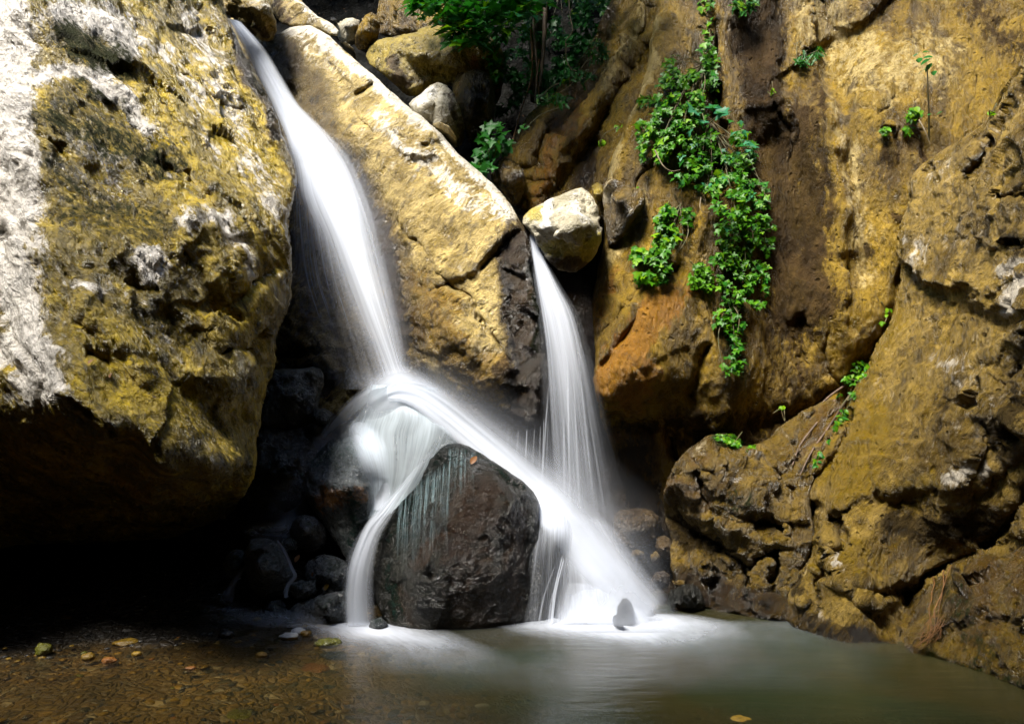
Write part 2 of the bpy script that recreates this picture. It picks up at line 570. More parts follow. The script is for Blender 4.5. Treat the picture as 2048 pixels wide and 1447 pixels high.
def bark_mat(name, a, b, sc=30.0):
    t = NT(name)
    pos = t.n('ShaderNodeNewGeometry').outputs['Position']
    m = t.n('ShaderNodeMapping', {'Vector': pos, 'Scale': (1, 1, 0.2)}).outputs[0]
    nz = t.noise(m, sc, 5, 0.6)
    bp = t.n('ShaderNodeBump', {'Strength': 0.8, 'Distance': 0.01, 'Height': nz}).outputs[0]
    return t.out(t.n('ShaderNodeBsdfPrincipled', {'Base Color': t.mix(t.rng(nz, 0.35, 0.65), a, b), 'Roughness': 0.7, 'Normal': bp}).outputs[0])


R = math.radians
M = {}
M['left'] = rock_mat('mossy_ochre_rock', (0.40, 0.315, 0.05), (0.125, 0.098, 0.010), dark=(0.024, 0.019, 0.003), moss=(0.020, 0.023, 0.002), glint_flecks=0.8, pale=(0.72, 0.67, 0.60),
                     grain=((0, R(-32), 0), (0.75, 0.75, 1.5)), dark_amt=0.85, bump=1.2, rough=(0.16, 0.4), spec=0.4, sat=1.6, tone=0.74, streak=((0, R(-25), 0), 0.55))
M['slab'] = rock_mat('pale_tan_rock', (0.47, 0.37, 0.18), (0.17, 0.122, 0.042), dark=(0.07, 0.05, 0.018), pale=(0.72, 0.67, 0.56), stain=(0.022, 0.013, 0.006), glint_flecks=0.55,
                     rust=(0.26, 0.165, 0.03), dark_amt=0.85, bump=1.0, rough=(.2, .45), spec=.4, grain=((0, R(40), 0), (0.8, 0.8, 1.5)), sat=1.3, tone=.76, crisp=.66)
M['cliff'] = rock_mat('brown_cliff_rock', (0.255, 0.182, 0.055), (0.082, 0.055, 0.013), dark=(0.018, 0.011, 0.003), pale=(0.38, 0.285, 0.105), dark_amt=0.7, bump=0.9, pits=0.6, glint_flecks=0.35, spec=0.3, rough=(.2, .45), crisp=.69, sat=1.55, tone=.66,
                      stain=(0.014, 0.008, 0.003), rust=(0.27, 0.15, 0.025), grain=((0, 0, 0), (0.8, 0.8, 1.8)), streak=((0, 0, 0), 0.7))
M['right'] = rock_mat('gritty_brown_rock', stain=(0.012, 0.008, 0.003), A=(0.27, 0.20, 0.092), B=(0.095, 0.065, 0.024), dark=(0.02, 0.013, 0.004), rough=(.18, .42), sat=1.5, crisp=.68, spec=0.35, pale=(0.52, 0.46, 0.36), rust=(0.19, 0.135, 0.016), dark_amt=0.7, bump=1.1, pits=0.5, tone=0.72, glint_flecks=0.5,
                      grain=((0, R(25), 0), (0.7, 0.7, 1.8)), streak=((0, R(28), 0), 0.5))
M['low'] = rock_mat('olive_wet_rock', (0.21, 0.15, 0.022), (0.075, 0.050, 0.008), stain=(0.012, 0.008, 0.003), dark=(0.014, 0.009, 0.003), pale=(0.4, 0.33, 0.2), rough=(0.18, 0.42), bump=1.4, dark_amt=0.8, rust=(0.14, 0.09, 0.018), crisp=.66, tone=0.5, glint_flecks=0.25, spec=0.6,
                    grain=((0, R(20), 0), (0.7, 0.7, 1.6)))
M['wet'] = rock_mat('black_wet_rock', (0.013, 0.012, 0.008), (0.005, 0.005, 0.0035), dark=(0.003, 0.006, 0.005), pale=(0.2, 0.22, 0.24), moss=(0.005, 0.022, 0.015), rust=(0.022, 0.013, 0.003), rough=(0.07, 0.22),
                    bump=1.3, dark_amt=0.7, spec=0.4)
M['sheen'] = rock_mat('sheen_tinted_rock', (0.085, 0.095, 0.094), (0.035, 0.038, 0.037), dark=(0.006, 0.006, 0.005), moss=(0.008, 0.03, 0.022), rough=(0.08, 0.22), bump=1.2, dark_amt=0.6, spec=1.0, sat=1.0)  # sky sheen and brighter light put into a raised bluish base colour
M['back'] = rock_mat('shade_black_rock', (0.006, 0.006, 0.005), (0.003, 0.003, 0.003), dark=(0.002, 0.002, 0.002), rough=(0.6, 0.9), bump=0.8, spec=0.03)  # near black because the gully's shade is put into the colour
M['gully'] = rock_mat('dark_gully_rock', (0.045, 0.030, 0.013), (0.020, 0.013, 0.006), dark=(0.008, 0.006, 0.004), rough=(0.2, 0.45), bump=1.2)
M['grey'] = rock_mat('grey_pale_rock', (0.40, 0.36, 0.26), (0.24, 0.21, 0.13), dark=(0.06, 0.05, 0.03), pale=(0.62, 0.60, 0.55), rust=(0.34, 0.27, 0.03), bump=1.0, dark_amt=0.7, sat=1.05, tone=.9, glint_flecks=.6)
M['yellow'] = rock_mat('mossy_yellow_rock', (0.33, 0.25, 0.05), (0.18, 0.13, 0.028), dark=(0.04, 0.03, 0.01), pale=(0.55, 0.48, 0.3), bump=1.1, dark_amt=0.8, sat=1.3, tone=.62, glint_flecks=.4)
M['white_stone'] = rock_mat('white_stone', (0.75, 0.73, 0.70), (0.55, 0.53, 0.48), dark=(0.3, 0.28, 0.24), dark_amt=0.3, bump=0.3)
M['tan_stone'] = rock_mat('tan_stone', (0.22, 0.155, 0.06), (0.12, 0.08, 0.03), bump=0.4)
M['orange_stone'] = rock_mat('orange_stone', (0.20, 0.10, 0.025), (0.13, 0.065, 0.015), bump=0.4, dark_amt=0.3)
M['dark_stone'] = rock_mat('dark_stone', (0.045, 0.045, 0.045), (0.02, 0.02, 0.02), rough=(0.08, 0.25), bump=0.4)
M['moss_stone'] = rock_mat('moss_stone', (0.13, 0.13, 0.015), (0.06, 0.06, 0.01), bump=0.6, rough=(0.25, 0.5))

# ------------------------------------------------------------------ the gorge: cliffs first
def T(o, label, cat=None, kind=None, group=None):
    return tag(o, label, cat, group, kind)


# the closing wall of the gorge, far behind the boulders
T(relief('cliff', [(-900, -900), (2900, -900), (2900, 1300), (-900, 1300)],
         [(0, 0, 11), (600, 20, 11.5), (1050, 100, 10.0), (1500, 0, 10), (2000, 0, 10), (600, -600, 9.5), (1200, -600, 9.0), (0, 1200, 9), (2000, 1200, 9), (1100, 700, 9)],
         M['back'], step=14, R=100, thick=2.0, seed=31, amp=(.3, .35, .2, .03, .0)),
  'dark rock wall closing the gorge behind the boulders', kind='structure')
# wet black back wall of the gully behind the right-hand fall and under the slab
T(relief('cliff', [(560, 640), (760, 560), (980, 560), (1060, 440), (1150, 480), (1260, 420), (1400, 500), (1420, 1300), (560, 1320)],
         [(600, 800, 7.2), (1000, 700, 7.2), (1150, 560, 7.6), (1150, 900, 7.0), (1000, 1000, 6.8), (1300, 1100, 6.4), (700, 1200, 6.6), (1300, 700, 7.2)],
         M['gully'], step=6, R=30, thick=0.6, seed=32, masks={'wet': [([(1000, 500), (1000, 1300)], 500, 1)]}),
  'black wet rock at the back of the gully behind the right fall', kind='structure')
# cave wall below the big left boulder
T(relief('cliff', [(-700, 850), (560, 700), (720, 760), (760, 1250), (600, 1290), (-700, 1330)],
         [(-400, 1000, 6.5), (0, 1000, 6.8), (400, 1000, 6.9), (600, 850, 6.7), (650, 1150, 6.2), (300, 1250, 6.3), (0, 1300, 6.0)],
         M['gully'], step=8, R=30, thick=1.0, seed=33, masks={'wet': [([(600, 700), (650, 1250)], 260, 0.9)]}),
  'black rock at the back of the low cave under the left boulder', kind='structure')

# unseen gorge walls round the viewer, added to cut sky light: only a slit of sky is open overhead
def shading_gorge_wall(label, a, b, h, lean, seed):
    n, m = 60, 40
    u, v = np.meshgrid(np.linspace(0, 1, n), np.linspace(-0.05, 1, m))
    a, b, lean = np.array(a, float), np.array(b, float), np.array(lean, float)
    W = a + (b - a) * u[..., None] + np.array([0, 0, h]) * v[..., None] + lean * (np.clip(v, 0, 1) ** 1.5)[..., None]
    W = W.reshape(-1, 3)
    W = W + 0.9 * np.stack([fbm(W, 3.0, 4, seed=seed), fbm(W, 3.0, 4, seed=seed + 1), 0 * W[:, 0]], 1)
    ii = np.arange(n * m).reshape(m, n)
    q = np.stack([ii[:-1, :-1].ravel(), ii[:-1, 1:].ravel(), ii[1:, 1:].ravel(), ii[1:, :-1].ravel()], 1)
    loc = W.mean(0); loc[2] = 0
    T(link_mesh('cliff', mesh_np('cliff', W - loc, q, None, M['gully']), loc), label, kind='structure')
shading_gorge_wall('unseen gorge wall opposite the waterfall, added to cut sky light', (-12, -3.5, -1), (12, -3, -1), 16, (0, 1.2, 0), 501)
shading_gorge_wall('unseen gorge wall added right of the pool to cut sky light', (6.5, -6, -1), (8.0, 12, -1), 15, (-2.0, 0, 0), 503)
shading_gorge_wall('unseen gorge wall added left of the pool to cut sky light', (-9, 12, -1), (-8, -6, -1), 8, (0.6, 0, 0), 505)

# ribbed rock right of centre
T(relief('cliff', [(985, 345), (1010, 300), (1045, 240), (1085, 205), (1130, 170), (1175, 95), (1215, 20), (1255, -70), (1420, -70), (1420, 200), (1330, 420), (1230, 450), (1130, 440), (1050, 430), (1030, 410)],
         [(1000, 340, 7.6), (1040, 300, 7.3), (1100, 220, 7.35), (1060, 400, 7.0), (1150, 200, 7.3), (1200, 60, 7.6), (1240, -40, 7.7), (1120, 340, 6.95), (1180, 300, 6.85), (1230, 200, 6.9), (1280, 100, 7.0), (1320, 0, 7.1), (1250, 380, 6.7), (1350, 200, 7.0)],
         M['cliff'], step=4, R=60, thick=1.0, seed=34, layers=((.8, .2, .5), .16, .04), cracks=(16, -58, 120), grain=((0.55, 0.2, 0.8), 2.2),
         strokes=[('line', [(1190, 70), (1150, 170), (1095, 290), (1045, 400)], 17, 0.22), ('step', [(1180, 130), (1120, 260), (1060, 390)], 10, -0.12, 60),
                  ('line', [(1290, 100), (1210, 230), (1150, 330), (1090, 400)], 22, 0.26), ('line', [(1240, 120), (1160, 250)], 30, -0.10),
                  ('line', [(1310, 20), (1240, 120)], 14, 0.12), ('line', [(1060, 225), (1080, 330)], 20, 0.08), ('line', [(1200, 300), (1170, 380)], 28, 0.25)],
         masks={'pale': [([(1310, 0), (1235, 120), (1215, 170)], 32, 0.55)], 'wet': [([(1210, 30), (1165, 150), (1120, 250)], 50, 0.9), ([(1190, 290), (1160, 370)], 60, 0.8)],  # pale stroke paints a highlight along the rib crest
                'moss': [([(1060, 215), (1110, 170), (1160, 120)], 40, 0.7)], 'rust': [([(1150, 200), (1070, 390)], 55, 0.45)]}),
  'brown ribbed rock between the leafy gully and the bright cliff ridge', kind='structure')

# main right-hand cliff
cliff_main = relief('cliff', [(1330, -120), (1312, 0), (1305, 60), (1290, 150), (1262, 235), (1232, 300), (1212, 350), (1206, 400), (1212, 470), (1200, 540), (1185, 600), (1178, 650), (1190, 700), (1186, 760),
          (1205, 830), (1225, 900), (1245, 960), (1250, 1010), (1240, 1060), (1290, 1130), (1330, 1200), (1500, 1290), (1900, 1300), (2200, 900), (2500, 400), (2500, -120)],
         [(1320, 0, 6.9), (1290, 150, 6.75), (1215, 350, 6.5), (1215, 460, 6.45), (1185, 640, 6.25), (1300, 420, 6.2), (1300, 250, 6.45), (1360, 100, 6.65), (1400, 30, 6.8), (1420, 200, 6.5), (1380, 420, 6.2), (1440, 420, 6.2),
          (1330, 620, 5.9), (1250, 720, 5.85), (1220, 790, 5.9), (1300, 850, 6.1), (1250, 900, 6.35), (1300, 1000, 6.4), (1400, 900, 6.2), (1400, 700, 5.95), (1470, 760, 6.0),
          (1440, 20, 6.85), (1500, 60, 7.05), (1530, 300, 6.75), (1560, 500, 6.5), (1600, 700, 6.3), (1560, 860, 6.35), (1640, 400, 6.5), (1660, 120, 6.7), (1690, 250, 6.35), (1700, 450, 6.2), (1680, 620, 6.15), (1650, 760, 6.3),
          (1800, 100, 6.5), (1800, 300, 6.25), (1780, 500, 6.15), (1900, 50, 6.6), (2048, 50, 6.4), (1950, 200, 6.3), (2300, 100, 6.0), (1740, 0, 6.85), (1560, -60, 7.1)],
         M['cliff'], step=3.6, R=45, thick=1.2, seed=35, rough=5, round_k=0.8,
         strokes=[('step', [(1425, -60), (1428, 60), (1436, 160), (1446, 300)], 8, 0.20, 70), ('line', [(1420, -20), (1424, 80), (1428, 230)], 7, 0.22),
                  ('step', [(1690, 520), (1694, 420), (1676, 330), (1668, 250), (1655, 190), (1652, 130), (1640, 95)], 8, 0.17, 75),
                  ('line', [(1700, 500), (1692, 400), (1672, 280), (1660, 180)], 16, -0.07),
                  ('step', [(1540, -20), (1545, 60), (1560, 130), (1575, 210)], 8, -0.14, 55),
                  ('line', [(1570, 195), (1520, 205), (1490, 215)], 12, -0.05),
                  ('step', [(1645, 95), (1700, 60), (1760, 15), (1800, -30)], 8, 0.12, 80),
                  ('step', [(1300, 60), (1290, 160), (1240, 290), (1210, 400)], 8, 0.10, 45),
                  ('line', [(1410, 700), (1400, 745), (1380, 790)], 10, 0.10), ('line', [(1230, 830), (1300, 815), (1380, 800)], 30, 0.12), ('line', [(1200, 660), (1240, 620), (1290, 570), (1350, 540)], 8, 0.06),
                  ('line', [(1190, 770), (1230, 690), (1280, 620)], 7, 0.09),
                  ('step', [(1190, 800), (1240, 822), (1320, 830), (1420, 870)], 14, 0.22, 60),
                  ('line', [(1340, 880), (1350, 930), (1345, 990)], 9, 0.12), ('line', [(1220, 470), (1250, 420), (1300, 330), (1340, 300)], 7, 0.07),
                  ('line', [(1590, 640), (1605, 720)], 16, 0.10), ('line', [(1500, 860), (1600, 830), (1660, 790)], 14, 0.10), ('line', [(1460, 560), (1480, 640)], 14, -0.06),
                  ('line', [(1800, 560), (1780, 640), (1740, 720), (1690, 800)], 20, 0.12), ('line', [(1360, 330), (1372, 420), (1380, 520)], 18, 0.07), ('line', [(1770, 262)], 9, -0.09), ('line', [(1835, 262)], 20, 0.12),
                  ('line', [(1835, 300)], 22, 0.10), ('step', [(1300, 500), (1400, 440), (1440, 400)], 10, -0.08, 40)],
         masks={'stain': [([(1560, 520), (1585, 850)], 130, 0.45), ([(1350, 860), (1560, 870)], 90, 0.6), ([(1400, 330), (1420, 620)], 70, 0.35), ([(1960, 30), (2040, 100)], 90, 0.5), ([(1500, 0), (1520, 150), (1540, 330), (1570, 520), (1590, 640)], 90, 1.0), ([(1640, 150), (1645, 260), (1655, 360), (1665, 470)], 32, 0.6), ([(1600, 250), (1620, 450), (1640, 600)], 66, 0.85), ([(1770, 280), (1780, 330)], 35, 0.6),
                          ([(1830, 260), (1838, 330)], 32, 0.8), ([(1790, 430), (1800, 440)], 25, 0.6), ([(1730, 505), (1735, 510)], 22, 0.7), ([(1430, 120), (1440, 300), (1470, 500), (1460, 700)], 45, 0.5),
                          ([(1260, 850), (1400, 860)], 60, 0.5), ([(1250, 930), (1320, 1080)], 80, 0.8), ([(1360, 230), (1365, 330)], 26, 0.5)],
                'rust': [([(1330, 610), (1260, 690), (1220, 770)], 65, 0.95), ([(1300, 740), (1260, 800)], 60, 0.8), ([(1400, 560), (1350, 620)], 45, 0.5), ([(1190, 640), (1230, 540)], 26, 0.55), ([(1240, 880), (1330, 850)], 50, 0.5)],
                'pale': [([(1640, 50), (1760, 140), (1850, 120)], 150, 0.55), ([(1712, 300), (1724, 560)], 46, 0.5), ([(1600, 20), (1620, 60)], 60, 0.45), ([(1310, 40), (1295, 150), (1240, 285), (1212, 370)], 24, 0.95), ([(1655, 170), (1672, 260), (1688, 380), (1694, 480)], 10, 0.55), ([(1655, 215), (1668, 232)], 18, 0.6),  # lit ridge edges and the brighter upper right painted as pale colour
                         ([(1285, 400), (1240, 470), (1220, 520)], 36, 0.6), ([(1430, 40), (1436, 150)], 10, 0.7), ([(1720, 40), (1690, 60)], 60, 0.3)],
                'moss': [([(1360, 330), (1380, 500)], 30, 0.4), ([(1460, 560), (1470, 740)], 40, 0.6)],
                'wet': [([(1250, 900), (1300, 1100)], 120, 0.9), ([(1420, 880), (1340, 820)], 80, 0.35)]}, chip=(0.6, 0.15), amp=(.09, .03, .06, .034, .010), grain=((0.25, 0.1, 0.95), 2.0), tiny=.10, layers=((.8, .2, .5), .22, .03), cracks=(40, 70, 120), key='cliff_main')
T(cliff_main, 'tall brown and ochre cliff on the right with dark water stains', kind='structure')

# ------------------------------------------------------------------ the right-hand slab and the rocks at the foot of the cliff
o = relief('rock_slab', [(2700, -350), (2200, -20), (2048, 118), (2010, 175), (1988, 228), (1942, 272), (1880, 300), (1835, 338), (1812, 372), (1826, 400), (1802, 450), (1792, 500), (1800, 560), (1786, 620), (1745, 715),
          (1700, 800), (1660, 880), (1610, 965), (1575, 1005), (1600, 1090), (1570, 1180), (1578, 1255), (1660, 1290), (1800, 1330), (2000, 1420), (2700, 1800)],
         [(2048, 130, 5.0), (1985, 240, 5.2), (1880, 310, 5.55), (1800, 470, 5.75), (1795, 600, 5.8), (1700, 800, 5.75), (1600, 970, 5.7), (2048, 300, 4.6), (1950, 450, 5.0), (1850, 700, 5.25), (2048, 600, 4.45), (1750, 900, 5.2), (1900, 900, 4.75), (2048, 850, 4.35),
          (1720, 1010, 5.0), (1900, 990, 4.65), (1800, 1030, 5.0), (1950, 1060, 4.75), (1700, 1100, 4.9), (1800, 1150, 4.85), (1850, 1110, 4.95), (1620, 1150, 5.15), (1700, 1220, 4.75), (1580, 1250, 5.05), (1700, 1285, 4.65), (1820, 1300, 4.55), (1830, 1220, 4.9), (2300, 300, 3.8), (2300, 900, 3.6),
          (1600, 1060, 5.45), (1660, 1040, 5.2), (2300, 1300, 3.6)],
         M['right'], step=3.4, R=40, thick=1.6, seed=36, rough=5, round_k=0.7, grain=((0.5, 0.3, 0.8), 1.7),
         strokes=[('line', [(2048, 170), (1960, 290), (1905, 320), (1850, 350)], 12, 0.06), ('line', [(1975, 285), (1955, 335), (1930, 355)], 6, 0.10), ('line', [(1880, 330), (1930, 300)], 20, -0.06),
                  ('line', [(2048, 400), (1990, 385)], 6, 0.08), ('line', [(1850, 560), (1930, 575), (1990, 570), (2048, 545)], 9, -0.05), ('step', [(2048, 640), (1960, 620), (1850, 560)], 14, -0.10, 60),
                  ('step', [(1700, 1015), (1790, 980), (1880, 985), (1960, 975), (2010, 930), (2060, 880)], 10, 0.09, 45),
                  ('line', [(1620, 1020), (1610, 1090), (1580, 1150)], 16, 0.28), ('line', [(1660, 1035), (1685, 1080), (1680, 1100)], 10, 0.14), ('line', [(1610, 1060), (1650, 1090), (1680, 1105)], 8, 0.10),
                  ('line', [(1670, 1110), (1720, 1170), (1760, 1190), (1810, 1190)], 9, 0.12), ('line', [(1640, 1080), (1672, 1120), (1700, 1150), (1760, 1200)], 20, -0.12), ('line', [(1810, 1200), (1870, 1150), (1920, 1110), (1990, 1060), (2048, 980)], 9, 0.12),
                  ('line', [(1600, 1130), (1590, 1200)], 14, -0.08), ('line', [(1640, 1140), (1630, 1230)], 10, 0.10), ('line', [(1700, 830), (1650, 930), (1620, 990)], 7, 0.10), ('line', [(1660, 930), (1640, 1000)], 7, 0.06),
                  ('line', [(1900, 800), (2000, 740), (2048, 700)], 30, 0.08), ('line', [(1990, 820), (2048, 860)], 30, -0.10), ('step', [(2060, 700), (1980, 790), (1960, 880)], 16, -0.12, 70)],
         masks={'pale': [([(2048, 560), (2000, 620)], 26, 1.0), ([(2048, 520), (2020, 540)], 30, 0.7), ([(1970, 940), (1900, 955)], 32, 0.75), ([(1900, 730), (1960, 780)], 60, 0.35), ([(1840, 380), (1900, 330)], 40, 0.35), ([(1840, 480), (1830, 540)], 40, 0.4), ([(1668, 1105), (1676, 1130)], 14, 0.9), ([(1900, 500), (2030, 420)], 60, 0.25)],
                'rust': [([(1780, 620), (1720, 800), (1650, 950)], 60, 0.85), ([(1750, 850), (1700, 980)], 90, 0.8), ([(1850, 970), (1700, 1000)], 60, 0.7), ([(1700, 1100), (1780, 1170)], 80, 0.5), ([(1640, 1150), (1620, 1060)], 40, 0.6)],
                'stain': [([(1970, 1040), (1780, 1060)], 60, 0.8), ([(2030, 470), (2045, 500)], 36, 0.7), ([(1990, 440), (1980, 470)], 20, 0.6), ([(1990, 870), (2048, 820)], 70, 0.7), ([(1600, 1245), (1820, 1300)], 34, 0.5), ([(1600, 1080), (1590, 1180)], 30, 0.8), ([(1890, 860), (1880, 800)], 40, 0.5)],  # first stroke darkens the undercut
                'wet': [([(1570, 1235), (1700, 1280), (1850, 1320)], 48, 0.9), ([(1880, 780), (1820, 950)], 90, 0.35)], 'moss': [([(1690, 790), (1660, 860)], 14, 0.6)]}, chip=(0.5, 0.13), amp=(.07, .05, .10, .04, .014), layers=((.7, .3, .65), .16, .035), cracks=(34, -58, 120), key='slab_right')
T(o, 'long brown gritty rock slab sloping down the right edge into the pool', 'rock slab')

o = relief('boulder', [(2700, 860), (2300, 900), (2100, 975), (2000, 1060), (1930, 1105), (1880, 1135), (1850, 1180), (1818, 1240), (1798, 1290), (1812, 1312), (1870, 1330), (1940, 1352), (2048, 1392), (2200, 1450), (2700, 1650)],
         [(2000, 1080, 4.7), (1900, 1130, 4.75), (1830, 1240, 4.65), (1805, 1300, 4.4), (1950, 1200, 4.3), (2048, 1150, 4.05), (1940, 1345, 4.0), (2048, 1385, 3.68), (2000, 1290, 3.95), (2300, 1000, 3.5), (2300, 1450, 3.2)],
         M['low'], step=4, R=50, thick=1.0, seed=37, masks={'moss': [([(1860, 1330), (2048, 1390)], 60, 0.75), ([(1900, 1180), (1960, 1300)], 60, 0.45)], 'wet': [([(1810, 1310), (2048, 1400)], 40, 1)], 'rust': [([(1980, 1150), (1950, 1250)], 90, 0.6), ([(2048, 1080), (2048, 1200)], 70, 0.6)]},
         strokes=[('line', [(1850, 1130), (1930, 1160), (2048, 1120)], 14, 0.06), ('line', [(1880, 1260), (1960, 1240), (2040, 1260)], 12, 0.05)], amp=(.08, .08, .12, .035, .02), chip=(.4, .1), key='corner')
T(o, 'mossy olive boulder at the water edge in the lower right corner', 'boulder')

o = relief('rock_outcrop', [(1328, 985), (1335, 960), (1352, 935), (1362, 910), (1395, 885), (1422, 866), (1455, 878), (1500, 895), (1530, 885), (1560, 850), (1640, 800), (1680, 790), (1690, 840), (1650, 910), (1620, 980), (1625, 1080), (1600, 1180), (1590, 1252),
          (1500, 1240), (1430, 1222), (1380, 1205), (1352, 1190), (1345, 1130), (1335, 1060), (1322, 1020)],
         [(1340, 960, 5.9), (1425, 870, 5.75), (1500, 900, 5.85), (1560, 850, 6.1), (1650, 800, 6.1), (1640, 900, 5.75), (1400, 940, 5.5), (1480, 980, 5.4), (1540, 960, 5.55), (1600, 980, 5.6), (1400, 1020, 5.7), (1450, 1070, 5.5), (1380, 1090, 5.95), (1520, 1060, 5.45), (1560, 1110, 5.35), (1480, 1120, 5.55),
          (1420, 1150, 5.75), (1500, 1170, 5.4), (1380, 1190, 5.7), (1450, 1215, 5.5), (1540, 1240, 5.2), (1580, 1200, 5.25), (1350, 1010, 6.0)],
         M['low'], step=3, R=28, thick=0.9, seed=38, rough=4,
         strokes=[('line', [(1372, 905), (1400, 935), (1420, 945)], 7, 0.07), ('step', [(1330, 975), (1360, 955), (1385, 965), (1410, 1010)], 7, -0.12, 26), ('line', [(1390, 945), (1400, 990), (1420, 1020)], 8, 0.13), ('line', [(1425, 875), (1440, 920), (1520, 960)], 8, -0.04),
                  ('line', [(1500, 900), (1570, 960), (1600, 1000)], 8, 0.06), ('line', [(1340, 1030), (1400, 1060), (1450, 1090)], 16, 0.22), ('line', [(1510, 1045), (1545, 1040)], 14, 0.24), ('line', [(1440, 1110), (1500, 1130), (1540, 1100)], 8, 0.14), ('line', [(1420, 1140), (1440, 1210)], 8, 0.10),
                  ('line', [(1480, 1130), (1500, 1230)], 8, 0.10), ('line', [(1540, 1110), (1550, 1180)], 10, 0.16), ('line', [(1450, 1120), (1475, 1105)], 18, -0.10), ('line', [(1395, 1130), (1410, 1150)], 14, -0.10), ('line', [(1660, 830), (1600, 910), (1560, 960)], 8, 0.06), ('line', [(1630, 830), (1580, 890)], 7, 0.05)],
         masks={'moss': [([(1430, 868), (1500, 893)], 16, 0.9), ([(1470, 1000), (1500, 1010)], 60, 0.45)], 'stain': [([(1350, 1050), (1420, 1090)], 50, 0.9), ([(1530, 1045)], 30, 0.9)], 'rust': [([(1350, 970), (1400, 1000)], 40, 0.8), ([(1600, 900), (1650, 830)], 40, 0.7), ([(1410, 900), (1380, 920)], 30, 0.5)],  # these two dark strokes lie over the carved hollows
                'wet': [([(1350, 1180), (1580, 1230)], 80, 1.0)], 'pale': [([(1395, 890), (1412, 880)], 22, 0.45)]}, layers=((.5, .2, .8), .12, .03), cracks=(16, 35, 70), amp=(.03, .2, .26, .02, .010), rbf_c=.006, chip=(.24, .08))
T(o, 'broken angular outcrop at the foot of the cliff with moss on its top ledge', 'rock outcrop')

